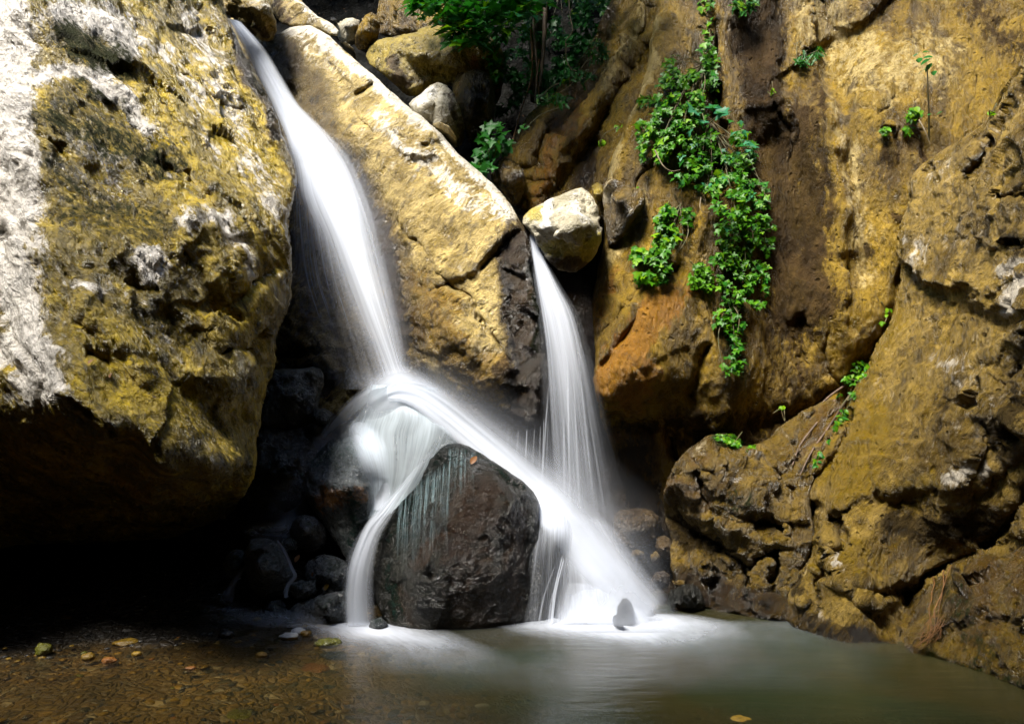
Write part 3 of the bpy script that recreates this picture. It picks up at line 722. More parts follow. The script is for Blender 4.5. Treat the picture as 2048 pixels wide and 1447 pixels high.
# ------------------------------------------------------------------ the big left boulder
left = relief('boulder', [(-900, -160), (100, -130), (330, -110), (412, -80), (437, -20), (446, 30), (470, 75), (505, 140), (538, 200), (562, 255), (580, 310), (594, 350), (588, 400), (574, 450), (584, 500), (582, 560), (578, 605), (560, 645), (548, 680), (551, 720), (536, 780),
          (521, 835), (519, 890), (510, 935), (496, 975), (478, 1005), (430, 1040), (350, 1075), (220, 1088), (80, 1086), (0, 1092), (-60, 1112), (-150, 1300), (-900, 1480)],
         [(-500, -300, 6.2), (-300, 300, 5.2), (-100, 100, 4.95), (-50, 500, 4.6), (-100, 760, 4.4), (40, 0, 4.65), (60, 200, 4.4), (72, 350, 4.22), (85, 500, 4.02), (100, 680, 3.80), (-300, 200, 4.9), (118, 805, 3.64), (0, 765, 4.05), (-200, 600, 3.9), (-250, 760, 3.8), (-200, 900, 3.95), (-250, 1100, 4.1), (-600, 800, 4.2), (-600, 1300, 4.0), (-250, 1300, 4.2),  # out-of-view bulge at far left, shaped to keep sun off the cave bank
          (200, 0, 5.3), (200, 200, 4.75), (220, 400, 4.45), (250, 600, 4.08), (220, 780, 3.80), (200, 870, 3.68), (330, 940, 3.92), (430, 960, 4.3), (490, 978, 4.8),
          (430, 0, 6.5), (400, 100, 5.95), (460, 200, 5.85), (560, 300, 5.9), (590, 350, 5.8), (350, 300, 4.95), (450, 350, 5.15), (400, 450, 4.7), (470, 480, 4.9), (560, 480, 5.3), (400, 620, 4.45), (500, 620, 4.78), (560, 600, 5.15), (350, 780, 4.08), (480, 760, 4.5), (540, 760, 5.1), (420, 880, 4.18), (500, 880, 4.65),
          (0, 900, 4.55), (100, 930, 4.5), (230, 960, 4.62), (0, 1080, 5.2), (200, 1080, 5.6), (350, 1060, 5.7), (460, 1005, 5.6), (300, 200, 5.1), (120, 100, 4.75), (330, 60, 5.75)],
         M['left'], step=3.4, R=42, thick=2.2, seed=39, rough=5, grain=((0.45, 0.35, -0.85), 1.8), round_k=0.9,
         strokes=[('line', [(385, 440), (420, 500), (440, 545)], 40, -0.10), ('step', [(350, 470), (370, 430), (430, 400), (470, 440)], 12, -0.08, 50), ('line', [(380, 370), (440, 430), (470, 500)], 14, 0.05),
                  ('line', [(250, 500), (300, 540), (320, 570)], 30, -0.07), ('line', [(270, 560), (310, 575)], 10, 0.06), ('line', [(460, 700), (500, 690), (560, 640)], 18, 0.09), ('line', [(440, 610), (490, 580), (540, 545)], 16, 0.06),
                  ('line', [(100, 140), (180, 190), (260, 260), (330, 340)], 26, 0.06), ('line', [(200, 60), (300, 150), (380, 250)], 18, -0.05), ('line', [(300, 330), (370, 360), (420, 420)], 14, 0.07), ('line', [(130, 320), (230, 380), (330, 440)], 24, 0.05),
                  ('line', [(160, 620), (260, 690), (300, 760)], 18, -0.05), ('line', [(170, 700), (220, 720)], 16, 0.06), ('line', [(380, 800), (460, 850)], 22, 0.05), ('line', [(330, 640), (400, 700)], 20, 0.05), ('line', [(90, 450), (60, 520), (100, 600)], 18, 0.04),
                  ('line', [(20, 480), (30, 530)], 24, 0.08), ('line', [(-20, 300), (40, 380)], 30, 0.05), ('line', [(540, 300), (500, 220), (470, 140)], 10, 0.05)],
         masks={'pale': [([(-220, -100), (-200, 740)], 260, 1.0), ([(10, -20), (25, 200), (30, 450), (45, 640)], 95, 1.0), ([(-20, 700), (60, 690), (85, 770)], 90, 1.0), ([(40, 150), (50, 50)], 40, 0.6), ([(110, 20), (200, 60), (260, 110)], 60, 0.85), ([(90, 155), (180, 150), (220, 190), (300, 250)], 38, 0.85), ([(210, 20), (330, 120), (420, 230)], 40, 0.5),  # first strokes whiten the left face: its light put into the colour
                          ([(290, 520), (300, 540)], 40, 0.85), ([(380, 450), (440, 440)], 42, 0.6), ([(440, 440), (500, 560)], 26, 0.7), ([(380, 40), (440, 180), (500, 330), (550, 430)], 60, 0.5), ([(160, 290), (250, 330)], 30, 0.5), ([(150, 570), (190, 590)], 34, 0.5), ([(380, 200), (430, 330)], 36, 0.4), ([(150, 350), (220, 360)], 20, 0.4)],
                'moss': [([(120, 60), (180, 110), (250, 140)], 60, 0.95), ([(110, 230), (230, 290), (330, 330)], 80, 0.75), ([(110, 330), (200, 450), (290, 480)], 70, 0.5), ([(150, 170), (260, 230)], 30, 0.7), ([(120, 420), (260, 430), (330, 460)], 60, 0.55), ([(280, 620), (330, 650)], 60, 0.4), ([(330, 720), (300, 780)], 60, 0.35), ([(440, 10), (500, 130), (550, 240)], 14, 0.7), ([(440, 840), (500, 940)], 60, 0.4)],
                'stain': [([(560, 280), (530, 210), (490, 130), (455, 60)], 22, 0.8), ([(0, 850), (200, 900), (400, 1000)], 30, 0.25)],                 'wet': [([(590, 350), (540, 220), (460, 60)], 28, 0.8), ([(250, 1000), (420, 1020)], 60, 0.3)]}, chip=(.6, .16), amp=(.09, .08, .13, .045, .012), tiny=.14, layers=((.75, .2, .62), .17, .045), cracks=(34, 55, 130), key='left')
T(left, 'huge overhanging ochre boulder with a left face whitened as if lit and mossy front', 'boulder')

# ------------------------------------------------------------------ the leaning central slab
slab = relief('rock_slab', [(470, 30), (540, 80), (558, 68), (580, 52), (620, 48), (660, 70), (700, 112), (745, 152), (790, 192), (825, 222), (862, 246), (882, 272), (912, 302), (948, 332), (985, 366), (1012, 396), (1028, 420), (1034, 440), (1052, 452), (1064, 480),
          (1072, 540), (1080, 610), (1090, 680), (1098, 750), (1095, 830), (1082, 862), (1042, 868), (1000, 858), (940, 852), (860, 850), (760, 852), (660, 850), (600, 860), (520, 800), (500, 600), (500, 350), (440, 150), (430, 50)],
         [(470, 60, 8.4), (560, 80, 8.0), (620, 52, 7.9), (700, 118, 7.5), (790, 198, 7.15), (882, 280, 6.85), (985, 370, 6.5), (1030, 440, 6.25), (540, 180, 8.0), (600, 250, 7.6), (640, 180, 7.55), (720, 260, 7.05), (800, 330, 6.7), (900, 420, 6.35), (980, 480, 6.1), (660, 330, 7.2), (720, 420, 6.95), (620, 450, 7.2), (560, 400, 7.4), (600, 600, 7.0), (540, 680, 7.0),
          (700, 560, 6.85), (760, 500, 6.6), (830, 560, 6.3), (800, 660, 6.4), (900, 600, 6.05), (880, 720, 6.1), (960, 640, 5.95), (1000, 560, 6.0), (1060, 560, 6.1), (1085, 700, 6.0), (1000, 760, 5.9), (1080, 850, 6.0), (1000, 850, 6.15), (940, 820, 6.2), (860, 780, 6.4), (740, 740, 6.65), (640, 700, 6.75), (660, 820, 6.7), (560, 760, 6.9)],
         M['slab'], step=3.4, R=36, thick=1.0, seed=40, rough=4, grain=((0.6, -0.3, -0.7), 1.7), round_k=0.8,
         strokes=[('line', [(792, 440), (830, 480), (880, 540), (930, 600), (975, 660), (1000, 700), (1015, 730)], 4, 0.05), ('step', [(910, 560), (950, 545), (990, 505), (1020, 465), (1034, 440)], 8, 0.07, 40), ('line', [(960, 540), (1000, 500), (1026, 455)], 7, 0.07),
                  ('line', [(715, 195), (740, 175)], 7, 0.10), ('step', [(830, 290), (845, 265), (870, 250)], 6, -0.07, 30), ('line', [(830, 285), (880, 300), (900, 320)], 6, 0.05), ('line', [(690, 230), (760, 280), (850, 350), (930, 420)], 18, 0.04), ('line', [(650, 130), (690, 200)], 16, 0.04),
                  ('line', [(770, 250), (850, 300), (900, 350)], 18, -0.05), ('line', [(860, 640), (930, 690)], 40, -0.09), ('line', [(900, 705), (930, 700)], 14, 0.07), ('line', [(1045, 480), (1060, 600), (1075, 720), (1070, 840)], 16, -0.06), ('line', [(1020, 480), (1028, 600), (1030, 760)], 10, 0.05),
                  ('line', [(870, 460), (900, 490), (940, 500)], 16, 0.05), ('step', [(540, 742), (600, 728), (650, 738)], 7, 0.30, 45), ('line', [(545, 715), (600, 700), (640, 708)], 9, 0.25), ('line', [(860, 770), (960, 800), (1040, 790)], 16, 0.07), ('line', [(700, 320), (780, 430), (830, 560)], 12, 0.04)],
         masks={'wet': [([(1024, 490), (1036, 640), (1046, 860)], 56, 1.0), ([(840, 570), (890, 700), (970, 770)], 110, 0.5), ([(580, 140), (640, 270), (720, 400), (775, 520), (800, 640), (810, 760)], 95, 1.0), ([(560, 130), (600, 260), (680, 420), (720, 600), (760, 760)], 120, 1.0), ([(600, 500), (620, 800)], 130, 0.55), ([(1050, 470), (1062, 600), (1075, 860)], 40, 1.0), ([(850, 820), (1060, 840)], 60, 0.8)],
                'stain': [([(870, 620), (960, 760)], 90, 0.32), ([(1024, 490), (1036, 640), (1046, 860)], 50, 0.95), ([(1040, 462), (1046, 560), (1052, 700), (1058, 860)], 70, 1.0), ([(1085, 560), (1095, 860)], 60, 1.0), ([(690, 330), (760, 480), (790, 620), (800, 740)], 52, 0.8), ([(560, 400), (600, 600), (620, 820)], 140, 0.42), ([(1045, 460), (1055, 560), (1066, 700), (1072, 860)], 40, 1.0), ([(820, 780), (940, 820), (1060, 850)], 44, 0.9), ([(640, 300), (700, 420)], 60, 0.6), ([(1010, 740), (1030, 800)], 40, 0.7)],
                'pale': [([(570, 60), (640, 60), (720, 140), (860, 260), (980, 370), (1020, 420)], 30, 0.8), ([(760, 240), (860, 330), (960, 420)], 55, 0.5), ([(600, 80), (680, 150)], 50, 0.35), ([(960, 400), (1010, 430)], 40, 0.5)],  # ridge stroke puts the light from above into the colour
                'rust': [([(850, 640), (930, 720), (1000, 760)], 75, 0.95), ([(830, 560), (900, 620)], 55, 0.6), ([(620, 600), (600, 700)], 40, 0.7), ([(900, 800), (1000, 790)], 40, 0.6)],
                'moss': [([(1062, 540), (1068, 640), (1070, 700)], 14, 0.9)]}, chip=(.5, .15), amp=(.07, .05, .11, .026, .008), layers=((.6, .2, .75), .15, .028), cracks=(26, 48, 110), key='slab')
T(slab, 'large tan rock slab leaning between the two waterfalls', 'rock slab')

# ------------------------------------------------------------------ boulders wedged above
def rock(name, label, cat, outline, ctrl, mat, seed, **k):
    k.setdefault('R', 45); k.setdefault('thick', 0.6); k.setdefault('step', 3.5); k.setdefault('rough', 3)
    k.setdefault('amp', (.05, .26, .26, .02, .008)); k.setdefault('chip', (.27, .1)); k.setdefault('rbf_c', 0.003); k.setdefault('round_k', 0.6); k.setdefault('soften', 1)
    return T(relief(name, outline, ctrl, M[mat], seed=seed, **k), label, cat)


rock('boulder', 'grey-white angular boulder with yellow flanks wedged above the right fall', 'boulder',
     [(1040, 428), (1062, 415), (1100, 398), (1135, 384), (1166, 371), (1182, 384), (1196, 410), (1200, 440), (1204, 478), (1186, 522), (1152, 546), (1112, 540), (1086, 512), (1066, 472), (1048, 450)],
     [(1042, 428, 6.2), (1100, 400, 6.25), (1166, 374, 6.3), (1198, 420, 6.2), (1100, 460, 5.85), (1095, 430, 5.95), (1150, 470, 5.75), (1190, 470, 5.95), (1160, 430, 5.9), (1110, 500, 5.95), (1150, 540, 6.15), (1190, 515, 6.1), (1060, 465, 6.1)], 'grey', 51, R=22,
     masks={'rust': [([(1060, 430), (1090, 430)], 34, 0.9), ([(1100, 490), (1150, 510), (1190, 480)], 32, 0.9), ([(1150, 530), (1190, 520)], 30, 0.8)], 'pale': [([(1150, 400), (1170, 430)], 40, 0.6), ([(1105, 400), (1100, 450)], 14, 0.9)], 'stain': [([(1110, 530), (1170, 540)], 22, 0.8)]},  # pale top and dark foot paint the light from above; yellow is the rock's own
     strokes=[('step', [(1085, 470), (1120, 478), (1160, 462), (1200, 450)], 8, 0.09, 40), ('line', [(1108, 405), (1112, 440), (1100, 470)], 6, 0.04)])
rock('rock', 'small yellowish rock squeezed between the grey-white boulder and the cliff', 'rock', [(1178, 372), (1192, 364), (1208, 370), (1212, 395), (1204, 412), (1194, 404)], [(1180, 370, 6.5), (1195, 385, 6.35), (1208, 400, 6.5), (1210, 372, 6.55)], 'yellow', 52, R=16)
rock('rock', 'dark grey cracked block below the bright ridge, right of the grey-white boulder', 'rock', [(1206, 392), (1215, 350), (1240, 365), (1280, 372), (1290, 400), (1268, 440), (1240, 480), (1216, 500), (1208, 450)],
     [(1206, 400, 6.3), (1240, 400, 6.05), (1280, 385, 6.1), (1260, 440, 6.1), (1216, 490, 6.3)], 'low', 53, R=22, masks={'stain': [([(1230, 420), (1260, 400)], 40, 0.5)], 'pale': [([(1225, 370), (1215, 400)], 16, 0.6)]})
rock('boulder', 'tan rock overhanging the top of the left waterfall', 'boulder', [(418, -90), (520, -90), (540, 10), (552, 40), (558, 66), (532, 88), (506, 72), (470, 38), (440, 12)],
     [(430, -50, 7.8), (520, -60, 7.7), (556, 66, 7.6), (500, 10, 7.3), (530, 50, 7.35), (460, 10, 7.5), (510, 70, 7.6)], 'slab', 54, R=24, masks={'moss': [([(440, 8), (500, 60)], 14, 0.6)], 'stain': [([(500, 66), (535, 84)], 16, 0.8)], 'pale': [([(500, -10), (550, 40)], 20, 0.5)]},
     strokes=[('step', [(440, -20), (500, 30), (550, 66)], 8, 0.12, 30)])
rock('boulder', 'long tan rock slanting down behind the top of the central slab', 'boulder', [(505, -90), (590, -90), (602, 8), (640, 34), (684, 66), (676, 82), (640, 62), (600, 52), (560, 52), (545, 24)],
     [(520, -60, 8.6), (590, -60, 8.7), (545, 20, 8.3), (600, 20, 8.2), (640, 45, 8.1), (680, 72, 8.1)], 'slab', 55, R=18, masks={'pale': [([(600, 10), (680, 66)], 18, 0.7)], 'stain': [([(550, -20), (585, 50)], 26, 0.6)]})
rock('rock', 'grey rounded rock in the notch behind the central slab', 'rock', [(668, 60), (672, 42), (700, 34), (722, 38), (724, 60), (712, 84), (690, 92), (676, 82)], [(668, 60, 9.2), (700, 50, 8.85), (722, 40, 9.1), (700, 85, 9.0)], 'grey', 56, R=20)
rock('rock', 'little dark grey rock at the far end of the notch, left of the rounded one', 'rock', [(646, 44), (660, 36), (680, 38), (676, 52), (656, 56)], [(646, 44, 9.3), (664, 46, 9.15), (678, 50, 9.3)], 'dark_stone', 57, R=10)
rock('rock', 'flat grey rock lying behind the slab ridge below the notch', 'rock', [(672, 78), (690, 86), (712, 98), (718, 112), (700, 112), (682, 94)], [(672, 80, 8.4), (700, 98, 8.3), (716, 110, 8.4)], 'grey', 58, R=10)
rock('boulder', 'brown upright boulder left of the yellow mossy boulder', 'boulder', [(708, 92), (712, 62), (728, 30), (742, 16), (760, 30), (758, 78), (748, 88), (732, 104), (716, 108)], [(710, 92, 8.9), (730, 60, 8.6), (745, 25, 8.8), (755, 80, 8.8)], 'cliff', 59, R=18)
rock('boulder', 'tall brown rock behind the yellow mossy boulder under the leaves', 'boulder', [(752, 70), (756, 10), (775, -90), (900, -90), (905, 30), (870, 60), (800, 80)], [(756, 60, 9.4), (775, -60, 9.6), (800, 20, 9.1), (860, 30, 9.1), (890, -60, 9.4)], 'cliff', 60, R=26)
rock('boulder', 'yellow mossy boulder below the maple branch', 'boulder', [(727, 118), (736, 92), (756, 78), (800, 70), (834, 64), (852, 46), (880, 50), (960, 60), (1010, 110), (1006, 190), (985, 226), (940, 190), (905, 168), (868, 168), (838, 192), (818, 198), (790, 168), (752, 140)],
     [(730, 115, 8.5), (760, 80, 8.5), (850, 50, 8.5), (790, 110, 8.0), (830, 110, 8.0), (900, 100, 8.0), (960, 110, 8.1), (815, 190, 8.2), (760, 130, 8.2), (870, 150, 8.15), (980, 200, 8.4)], 'yellow', 61, R=24,
     strokes=[('step', [(740, 92), (800, 104), (860, 120), (940, 160)], 10, 0.18, 40), ('step', [(800, 80), (812, 130), (830, 190)], 10, 0.10, 30)], masks={'stain': [([(780, 130), (810, 170)], 36, 0.7)], 'moss': [([(740, 100), (760, 130)], 26, 0.35)], 'rust': [([(950, 130), (990, 190)], 40, 0.7)]})
rock('boulder', 'grey pointed boulder behind the ridge of the central slab', 'boulder', [(812, 206), (840, 192), (858, 172), (878, 158), (896, 172), (910, 190), (924, 232), (932, 270), (930, 296), (906, 300), (880, 270), (850, 240), (826, 222)],
     [(814, 206, 7.7), (878, 162, 7.7), (860, 210, 7.4), (900, 220, 7.45), (930, 285, 7.7), (890, 270, 7.5)], 'grey', 62, R=18, strokes=[('step', [(880, 160), (872, 200), (865, 240)], 7, 0.10, 30)], masks={'pale': [([(830, 205), (868, 190)], 24, 0.7)], 'stain': [([(905, 200), (920, 280)], 22, 0.6)]})
rock('boulder', 'dark brown rounded boulder in the shade behind the grey pointed one', 'boulder', [(902, 180), (912, 150), (932, 138), (965, 140), (985, 160), (992, 220), (980, 290), (940, 300), (926, 240)], [(904, 180, 8.1), (945, 200, 7.75), (985, 170, 8.0), (975, 280, 7.9)], 'low', 63, R=26, masks={'stain': [([(960, 160), (950, 280)], 46, 0.6)]})
rock('rock', 'tan rounded rock tucked behind the slab ridge below the grey pointed boulder', 'rock', [(858, 244), (880, 240), (902, 250), (916, 275), (916, 300), (900, 292), (876, 268)], [(860, 246, 7.25), (890, 262, 7.05), (914, 296, 7.2)], 'slab', 64, R=14)
rock('boulder', 'dark wet boulder low in the shade right of the fern', 'boulder', [(975, 350), (985, 330), (1010, 310), (1040, 330), (1050, 380), (1030, 420), (1012, 394)], [(980, 345, 7.3), (1015, 350, 7.0), (1045, 385, 7.1), (1025, 415, 7.1)], 'low', 65, R=20)

# ------------------------------------------------------------------ wet boulders under the falls
rock('boulder', 'dark wet boulder under the foot of the left waterfall, split by running water', 'boulder',
     [(604, 972), (612, 945), (632, 905), (664, 872), (690, 862), (706, 846), (720, 822), (750, 790), (778, 772), (802, 764), (832, 774), (862, 802), (900, 835), (960, 890), (1010, 960), (1010, 1150), (740, 1160), (700, 1130), (676, 1090), (650, 1050), (620, 1008)],
     [(606, 972, 5.75), (640, 905, 5.75), (690, 865, 5.75), (720, 825, 5.95), (800, 768, 6.0), (870, 808, 5.9), (960, 890, 5.75), (660, 960, 5.4), (700, 960, 5.3), (690, 900, 5.5), (740, 960, 5.45), (760, 860, 5.75), (800, 830, 5.75), (770, 1000, 5.5), (840, 900, 5.6), (800, 980, 5.5), (660, 1050, 5.55), (700, 1120, 5.45), (900, 1000, 5.5), (760, 1120, 5.5)],
     'sheen', 71, R=26, step=3, amp=(.03, .06, .08, .012, .006), chip=(.3, .09),
     strokes=[('step', [(735, 1100), (738, 1000), (734, 970), (690, 962), (640, 965), (604, 975)], 8, 0.10, 40), ('line', [(760, 1010), (745, 1080), (735, 1140)], 20, 0.10), ('step', [(745, 850), (700, 855), (670, 880)], 7, 0.06, 25)],
     masks={'wet': [([(650, 880), (800, 780), (900, 860)], 90, 0.5)], 'moss': [([(640, 920), (720, 900)], 60, 0.6), ([(700, 1000), (720, 1100)], 40, 0.7), ([(780, 850), (860, 880)], 60, 0.5)], 'rust': [([(650, 1000), (710, 1000)], 50, 0.65)]}, key='wet_back')
rock('boulder', 'big blocky brown-faced wet boulder standing in the pool between the falls', 'boulder',
     [(737, 1140), (742, 1085), (758, 1045), (790, 1000), (822, 958), (852, 920), (874, 895), (896, 884), (922, 886), (950, 900), (990, 925), (1040, 958), (1066, 980), (1080, 1002), (1076, 1060), (1084, 1140), (1098, 1242), (1040, 1252), (960, 1262), (880, 1268), (820, 1270), (785, 1262), (765, 1230), (745, 1185)],
     [(738, 1140, 5.32), (760, 1045, 5.42), (822, 958, 5.5), (895, 888, 5.56), (950, 905, 5.5), (1070, 985, 5.35), (1080, 1010, 5.32), (942, 944, 5.12), (900, 925, 5.36), (860, 980, 5.3), (815, 1060, 5.2), (778, 1120, 5.22), (790, 1190, 5.12), (905, 1010, 5.0), (880, 1050, 4.9), (850, 1130, 4.82), (838, 1200, 4.84), (960, 1050, 4.92), (1020, 1010, 5.05),
      (1000, 1150, 4.93), (900, 1160, 4.84), (1062, 1050, 5.2), (1075, 1120, 5.22), (1060, 1230, 5.15), (900, 1255, 4.95), (830, 1262, 4.95), (770, 1220, 5.1)],
     'wet', 72, R=15, step=2.8, amp=(.02, .06, .10, .014, .006), chip=(.3, .09), jit=0.6, rough=2, soften=1,
     strokes=[('step', [(1076, 1000), (1020, 965), (975, 938), (945, 945), (915, 1000), (885, 1045), (850, 1120)], 6, 0.05, 40), ('line', [(880, 1045), (860, 1110), (840, 1160)], 12, -0.03), ('line', [(1050, 1010), (1062, 1100), (1070, 1200)], 14, 0.03)],
     masks={'rust': [([(960, 1000), (930, 1120), (960, 1220)], 120, 0.75), ([(860, 1090), (840, 1130)], 26, 0.9), ([(800, 1180), (830, 1240)], 40, 0.5), ([(1030, 1040), (1020, 1200)], 60, 0.65)], 'moss': [([(900, 900), (820, 1000), (780, 1080)], 50, 0.4), ([(930, 900), (1050, 975)], 16, 0.5), ([(780, 1150), (800, 1230)], 34, 0.5)],
            'wet': [([(890, 900), (800, 1020)], 70, 0.5)]}, key='wet_front')
rock('boulder', 'dark boulder veiled by falling water right of the blocky one', 'boulder', [(1062, 1000), (1085, 992), (1110, 1010), (1140, 1035), (1150, 1070), (1135, 1120), (1118, 1170), (1110, 1245), (1060, 1250), (1050, 1100)],
     [(1064, 1005, 5.6), (1110, 1012, 5.55), (1145, 1050, 5.45), (1110, 1090, 5.3), (1080, 1150, 5.25), (1100, 1240, 5.2), (1130, 1130, 5.45)], 'wet', 73, R=22, step=3.5, amp=(.03, .05, .07, .015, .006), key='wet_right')
rock('boulder', 'low dark boulder under the foaming foot of the cascade', 'boulder', [(1112, 1150), (1140, 1124), (1190, 1120), (1235, 1128), (1265, 1160), (1275, 1240), (1180, 1258), (1100, 1255)], [(1115, 1155, 5.5), (1190, 1122, 5.6), (1255, 1150, 5.5), (1180, 1180, 5.25), (1270, 1230, 5.3), (1120, 1245, 5.2), (1200, 1245, 5.15)], 'wet', 74, R=24, amp=(.03, .06, .08, .015, .006), key='wet_low')
rock('rock', 'grey upright stone standing in the foam at the cascade foot', 'rock', [(1230, 1222), (1234, 1204), (1244, 1192), (1256, 1190), (1265, 1200), (1270, 1220), (1268, 1242), (1250, 1250), (1234, 1246)], [(1232, 1210, 5.1), (1248, 1196, 5.15), (1250, 1210, 4.95), (1265, 1235, 5.05), (1240, 1245, 5.0)], 'wet', 75, R=9, step=2.5, thick=0.2, amp=(.02, .18, .2, .015, .006), chip=(.12, .05), soften=2, key='foam_stone')
rock('rock', 'small knobbly stone at the foot of the grey upright stone', 'rock', [(1225, 1240), (1229, 1228), (1238, 1224), (1248, 1232), (1249, 1246), (1238, 1250), (1228, 1248)], [(1226, 1240, 4.98), (1238, 1234, 4.88), (1248, 1246, 4.95)], 'dark_stone', 76, R=9, step=2.5, thick=0.1)
rock('rock', 'grey triangular stone behind the foam at the right end of the cascade', 'rock', [(1255, 1200), (1266, 1165), (1280, 1160), (1298, 1190), (1312, 1226), (1290, 1240), (1258, 1240)], [(1257, 1200, 5.45), (1272, 1165, 5.5), (1280, 1205, 5.25), (1310, 1226, 5.3)], 'wet', 77, R=14, step=3, thick=0.25, key='foam_tri')
# rubble at the right foot of the cascade
for i, (lab, ol, Yc, mt) in enumerate([
    ('brown block of rock behind the spray, highest of the rubble at the cascade foot', [(1225, 1020), (1290, 1015), (1322, 1030), (1320, 1085), (1280, 1095), (1230, 1085)], 6.25, 'gully'),
    ('reddish brown broken rock in the rubble beside the spray', [(1248, 1098), (1270, 1090), (1292, 1096), (1296, 1115), (1280, 1128), (1262, 1122)], 6.15, 'low'),
    ('smaller reddish rock right of the broken one in the rubble', [(1296, 1106), (1312, 1098), (1322, 1112), (1314, 1134), (1300, 1130)], 6.1, 'low'),
    ('grey rounded rock in the rubble at the right of the spray', [(1296, 1160), (1306, 1140), (1330, 1132), (1344, 1150), (1342, 1175), (1322, 1184), (1304, 1176)], 5.75, 'gully'),
    ('narrow brown stone lying between the grey rock and the outcrop', [(1344, 1165), (1360, 1154), (1380, 1158), (1372, 1170), (1350, 1174)], 5.75, 'low'),
    ('dark wet rock at the waterline right of the foam', [(1335, 1200), (1345, 1178), (1372, 1164), (1400, 1168), (1412, 1190), (1408, 1225), (1370, 1222), (1345, 1215)], 5.55, 'wet'),
    ('dark stone in the shadow above the rubble', [(1300, 1080), (1330, 1060), (1352, 1090), (1348, 1130), (1322, 1120)], 6.2, 'gully'),
    ('brown knob of rock under the outcrop overhang', [(1390, 1120), (1412, 1104), (1432, 1118), (1430, 1148), (1404, 1152)], 5.75, 'low')]):
    xs_ = [p[0] for p in ol]; ys_ = [p[1] for p in ol]
    cx, cy = sum(xs_) / len(xs_), sum(ys_) / len(ys_)
    rock('rock', lab, 'rock', ol, [(cx, cy, Yc - 0.12)] + [(x, y, Yc) for x, y in ol], mt, 80 + i, R=16, step=3, thick=0.3)

# rocks of the small cascade on the left
for i, (lab, ol, Yc, b, mt) in enumerate([
    ('square black rock jutting from the wall beside the left boulder', [(520, 760), (545, 738), (640, 735), (650, 750), (640, 800), (625, 850), (540, 870), (516, 850)], 6.2, .2, 'wet'),
    ('small grey stone caught on the ledge left of the arching water', [(624, 845), (632, 818), (650, 812), (668, 826), (664, 850), (640, 858)], 6.05, .1, 'wet'),
    ('black wet rock mass behind the mist at the left of the arching water', [(500, 880), (520, 855), (600, 862), (640, 900), (610, 1000), (560, 1030), (500, 1010)], 6.15, .2, 'wet'),
    ('large egg-shaped dark boulder in the small left cascade', [(488, 1100), (498, 1076), (524, 1070), (552, 1084), (574, 1118), (592, 1165), (582, 1188), (540, 1196), (512, 1186), (494, 1150)], 5.35, .22, 'wet'),
    ('smooth black rounded rock on top of the small left cascade', [(575, 1062), (580, 1040), (600, 1030), (632, 1032), (652, 1050), (655, 1090), (620, 1110), (585, 1090)], 5.5, .16, 'dark_stone'),
    ('grey wet stone below the smooth black rock', [(555, 1090), (562, 1074), (582, 1070), (600, 1082), (600, 1102), (575, 1108)], 5.45, .1, 'wet'),
    ('bluish dark block below the egg-shaped boulder', [(572, 1180), (580, 1160), (605, 1154), (636, 1162), (642, 1188), (618, 1200), (582, 1198)], 5.2, .12, 'wet'),
    ('broad wet block at the waterline left of the foaming fall', [(574, 1235), (580, 1212), (620, 1196), (660, 1188), (706, 1176), (722, 1200), (726, 1250), (660, 1256), (590, 1252)], 5.12, .16, 'wet'),
    ('heap of black rock under the split boulder', [(600, 1150), (612, 1118), (650, 1104), (692, 1120), (712, 1160), (700, 1200), (640, 1200)], 5.42, .15, 'wet'),
    ('rounded grey cobble at the head of the small left cascade', [(516, 1058), (524, 1048), (540, 1047), (552, 1058), (550, 1076), (532, 1080), (518, 1072)], 5.6, .08, 'dark_stone'),
    ('brown-topped cobble beside the rounded grey one', [(552, 1068), (556, 1050), (574, 1044), (582, 1058), (574, 1072)], 5.62, .06, 'dark_stone'),
    ('flat dark cobble left of the rounded grey one', [(482, 1064), (494, 1054), (514, 1056), (518, 1072), (500, 1078)], 5.6, .06, 'dark_stone'),
    ('black stone in the shade left of the egg-shaped boulder', [(440, 1130), (456, 1100), (486, 1096), (494, 1130), (488, 1160), (460, 1160)], 5.5, .14, 'wet'),
    ('low black stone in the thin water below the egg-shaped boulder', [(525, 1215), (540, 1200), (570, 1200), (580, 1225), (560, 1240), (534, 1236)], 5.2, .08, 'wet'),
    ('dark round stone at the lip of the thin cascade', [(432, 1205), (440, 1196), (458, 1198), (462, 1212), (446, 1220), (434, 1216)], 5.3, .06, 'dark_stone'),
    ('small speckled stone at the left foot of the blocky boulder', [(732, 1252), (745, 1236), (762, 1232), (776, 1242), (778, 1262), (745, 1264)], 4.98, .06, 'wet')]):
    xs_ = [p[0] for p in ol]; ys_ = [p[1] for p in ol]
    cx, cy = sum(xs_) / len(xs_), sum(ys_) / len(ys_)
    rock('rock', lab, 'rock', ol, [(cx, cy, Yc - b)] + [(x, y, Yc) for x, y in ol], 'sheen' if mt == 'wet' else mt, 100 + i, R=18, step=3, thick=0.35, key='cas%d' % i, masks={'moss': [([(cx, cy - 10), (cx + 10, cy)], 40, 0.4)]})

# ------------------------------------------------------------------ the pool and its bed
def shore_y(X):
    xs = np.array([-9, -3.4, -2.3, -1.57, -0.9, 0.5, 3.0, 9.0]); ys = np.array([4.0, 4.25, 4.7, 5.1, 5.9, 6.6, 6.6, 6.6])
    return np.interp(X, xs, ys)


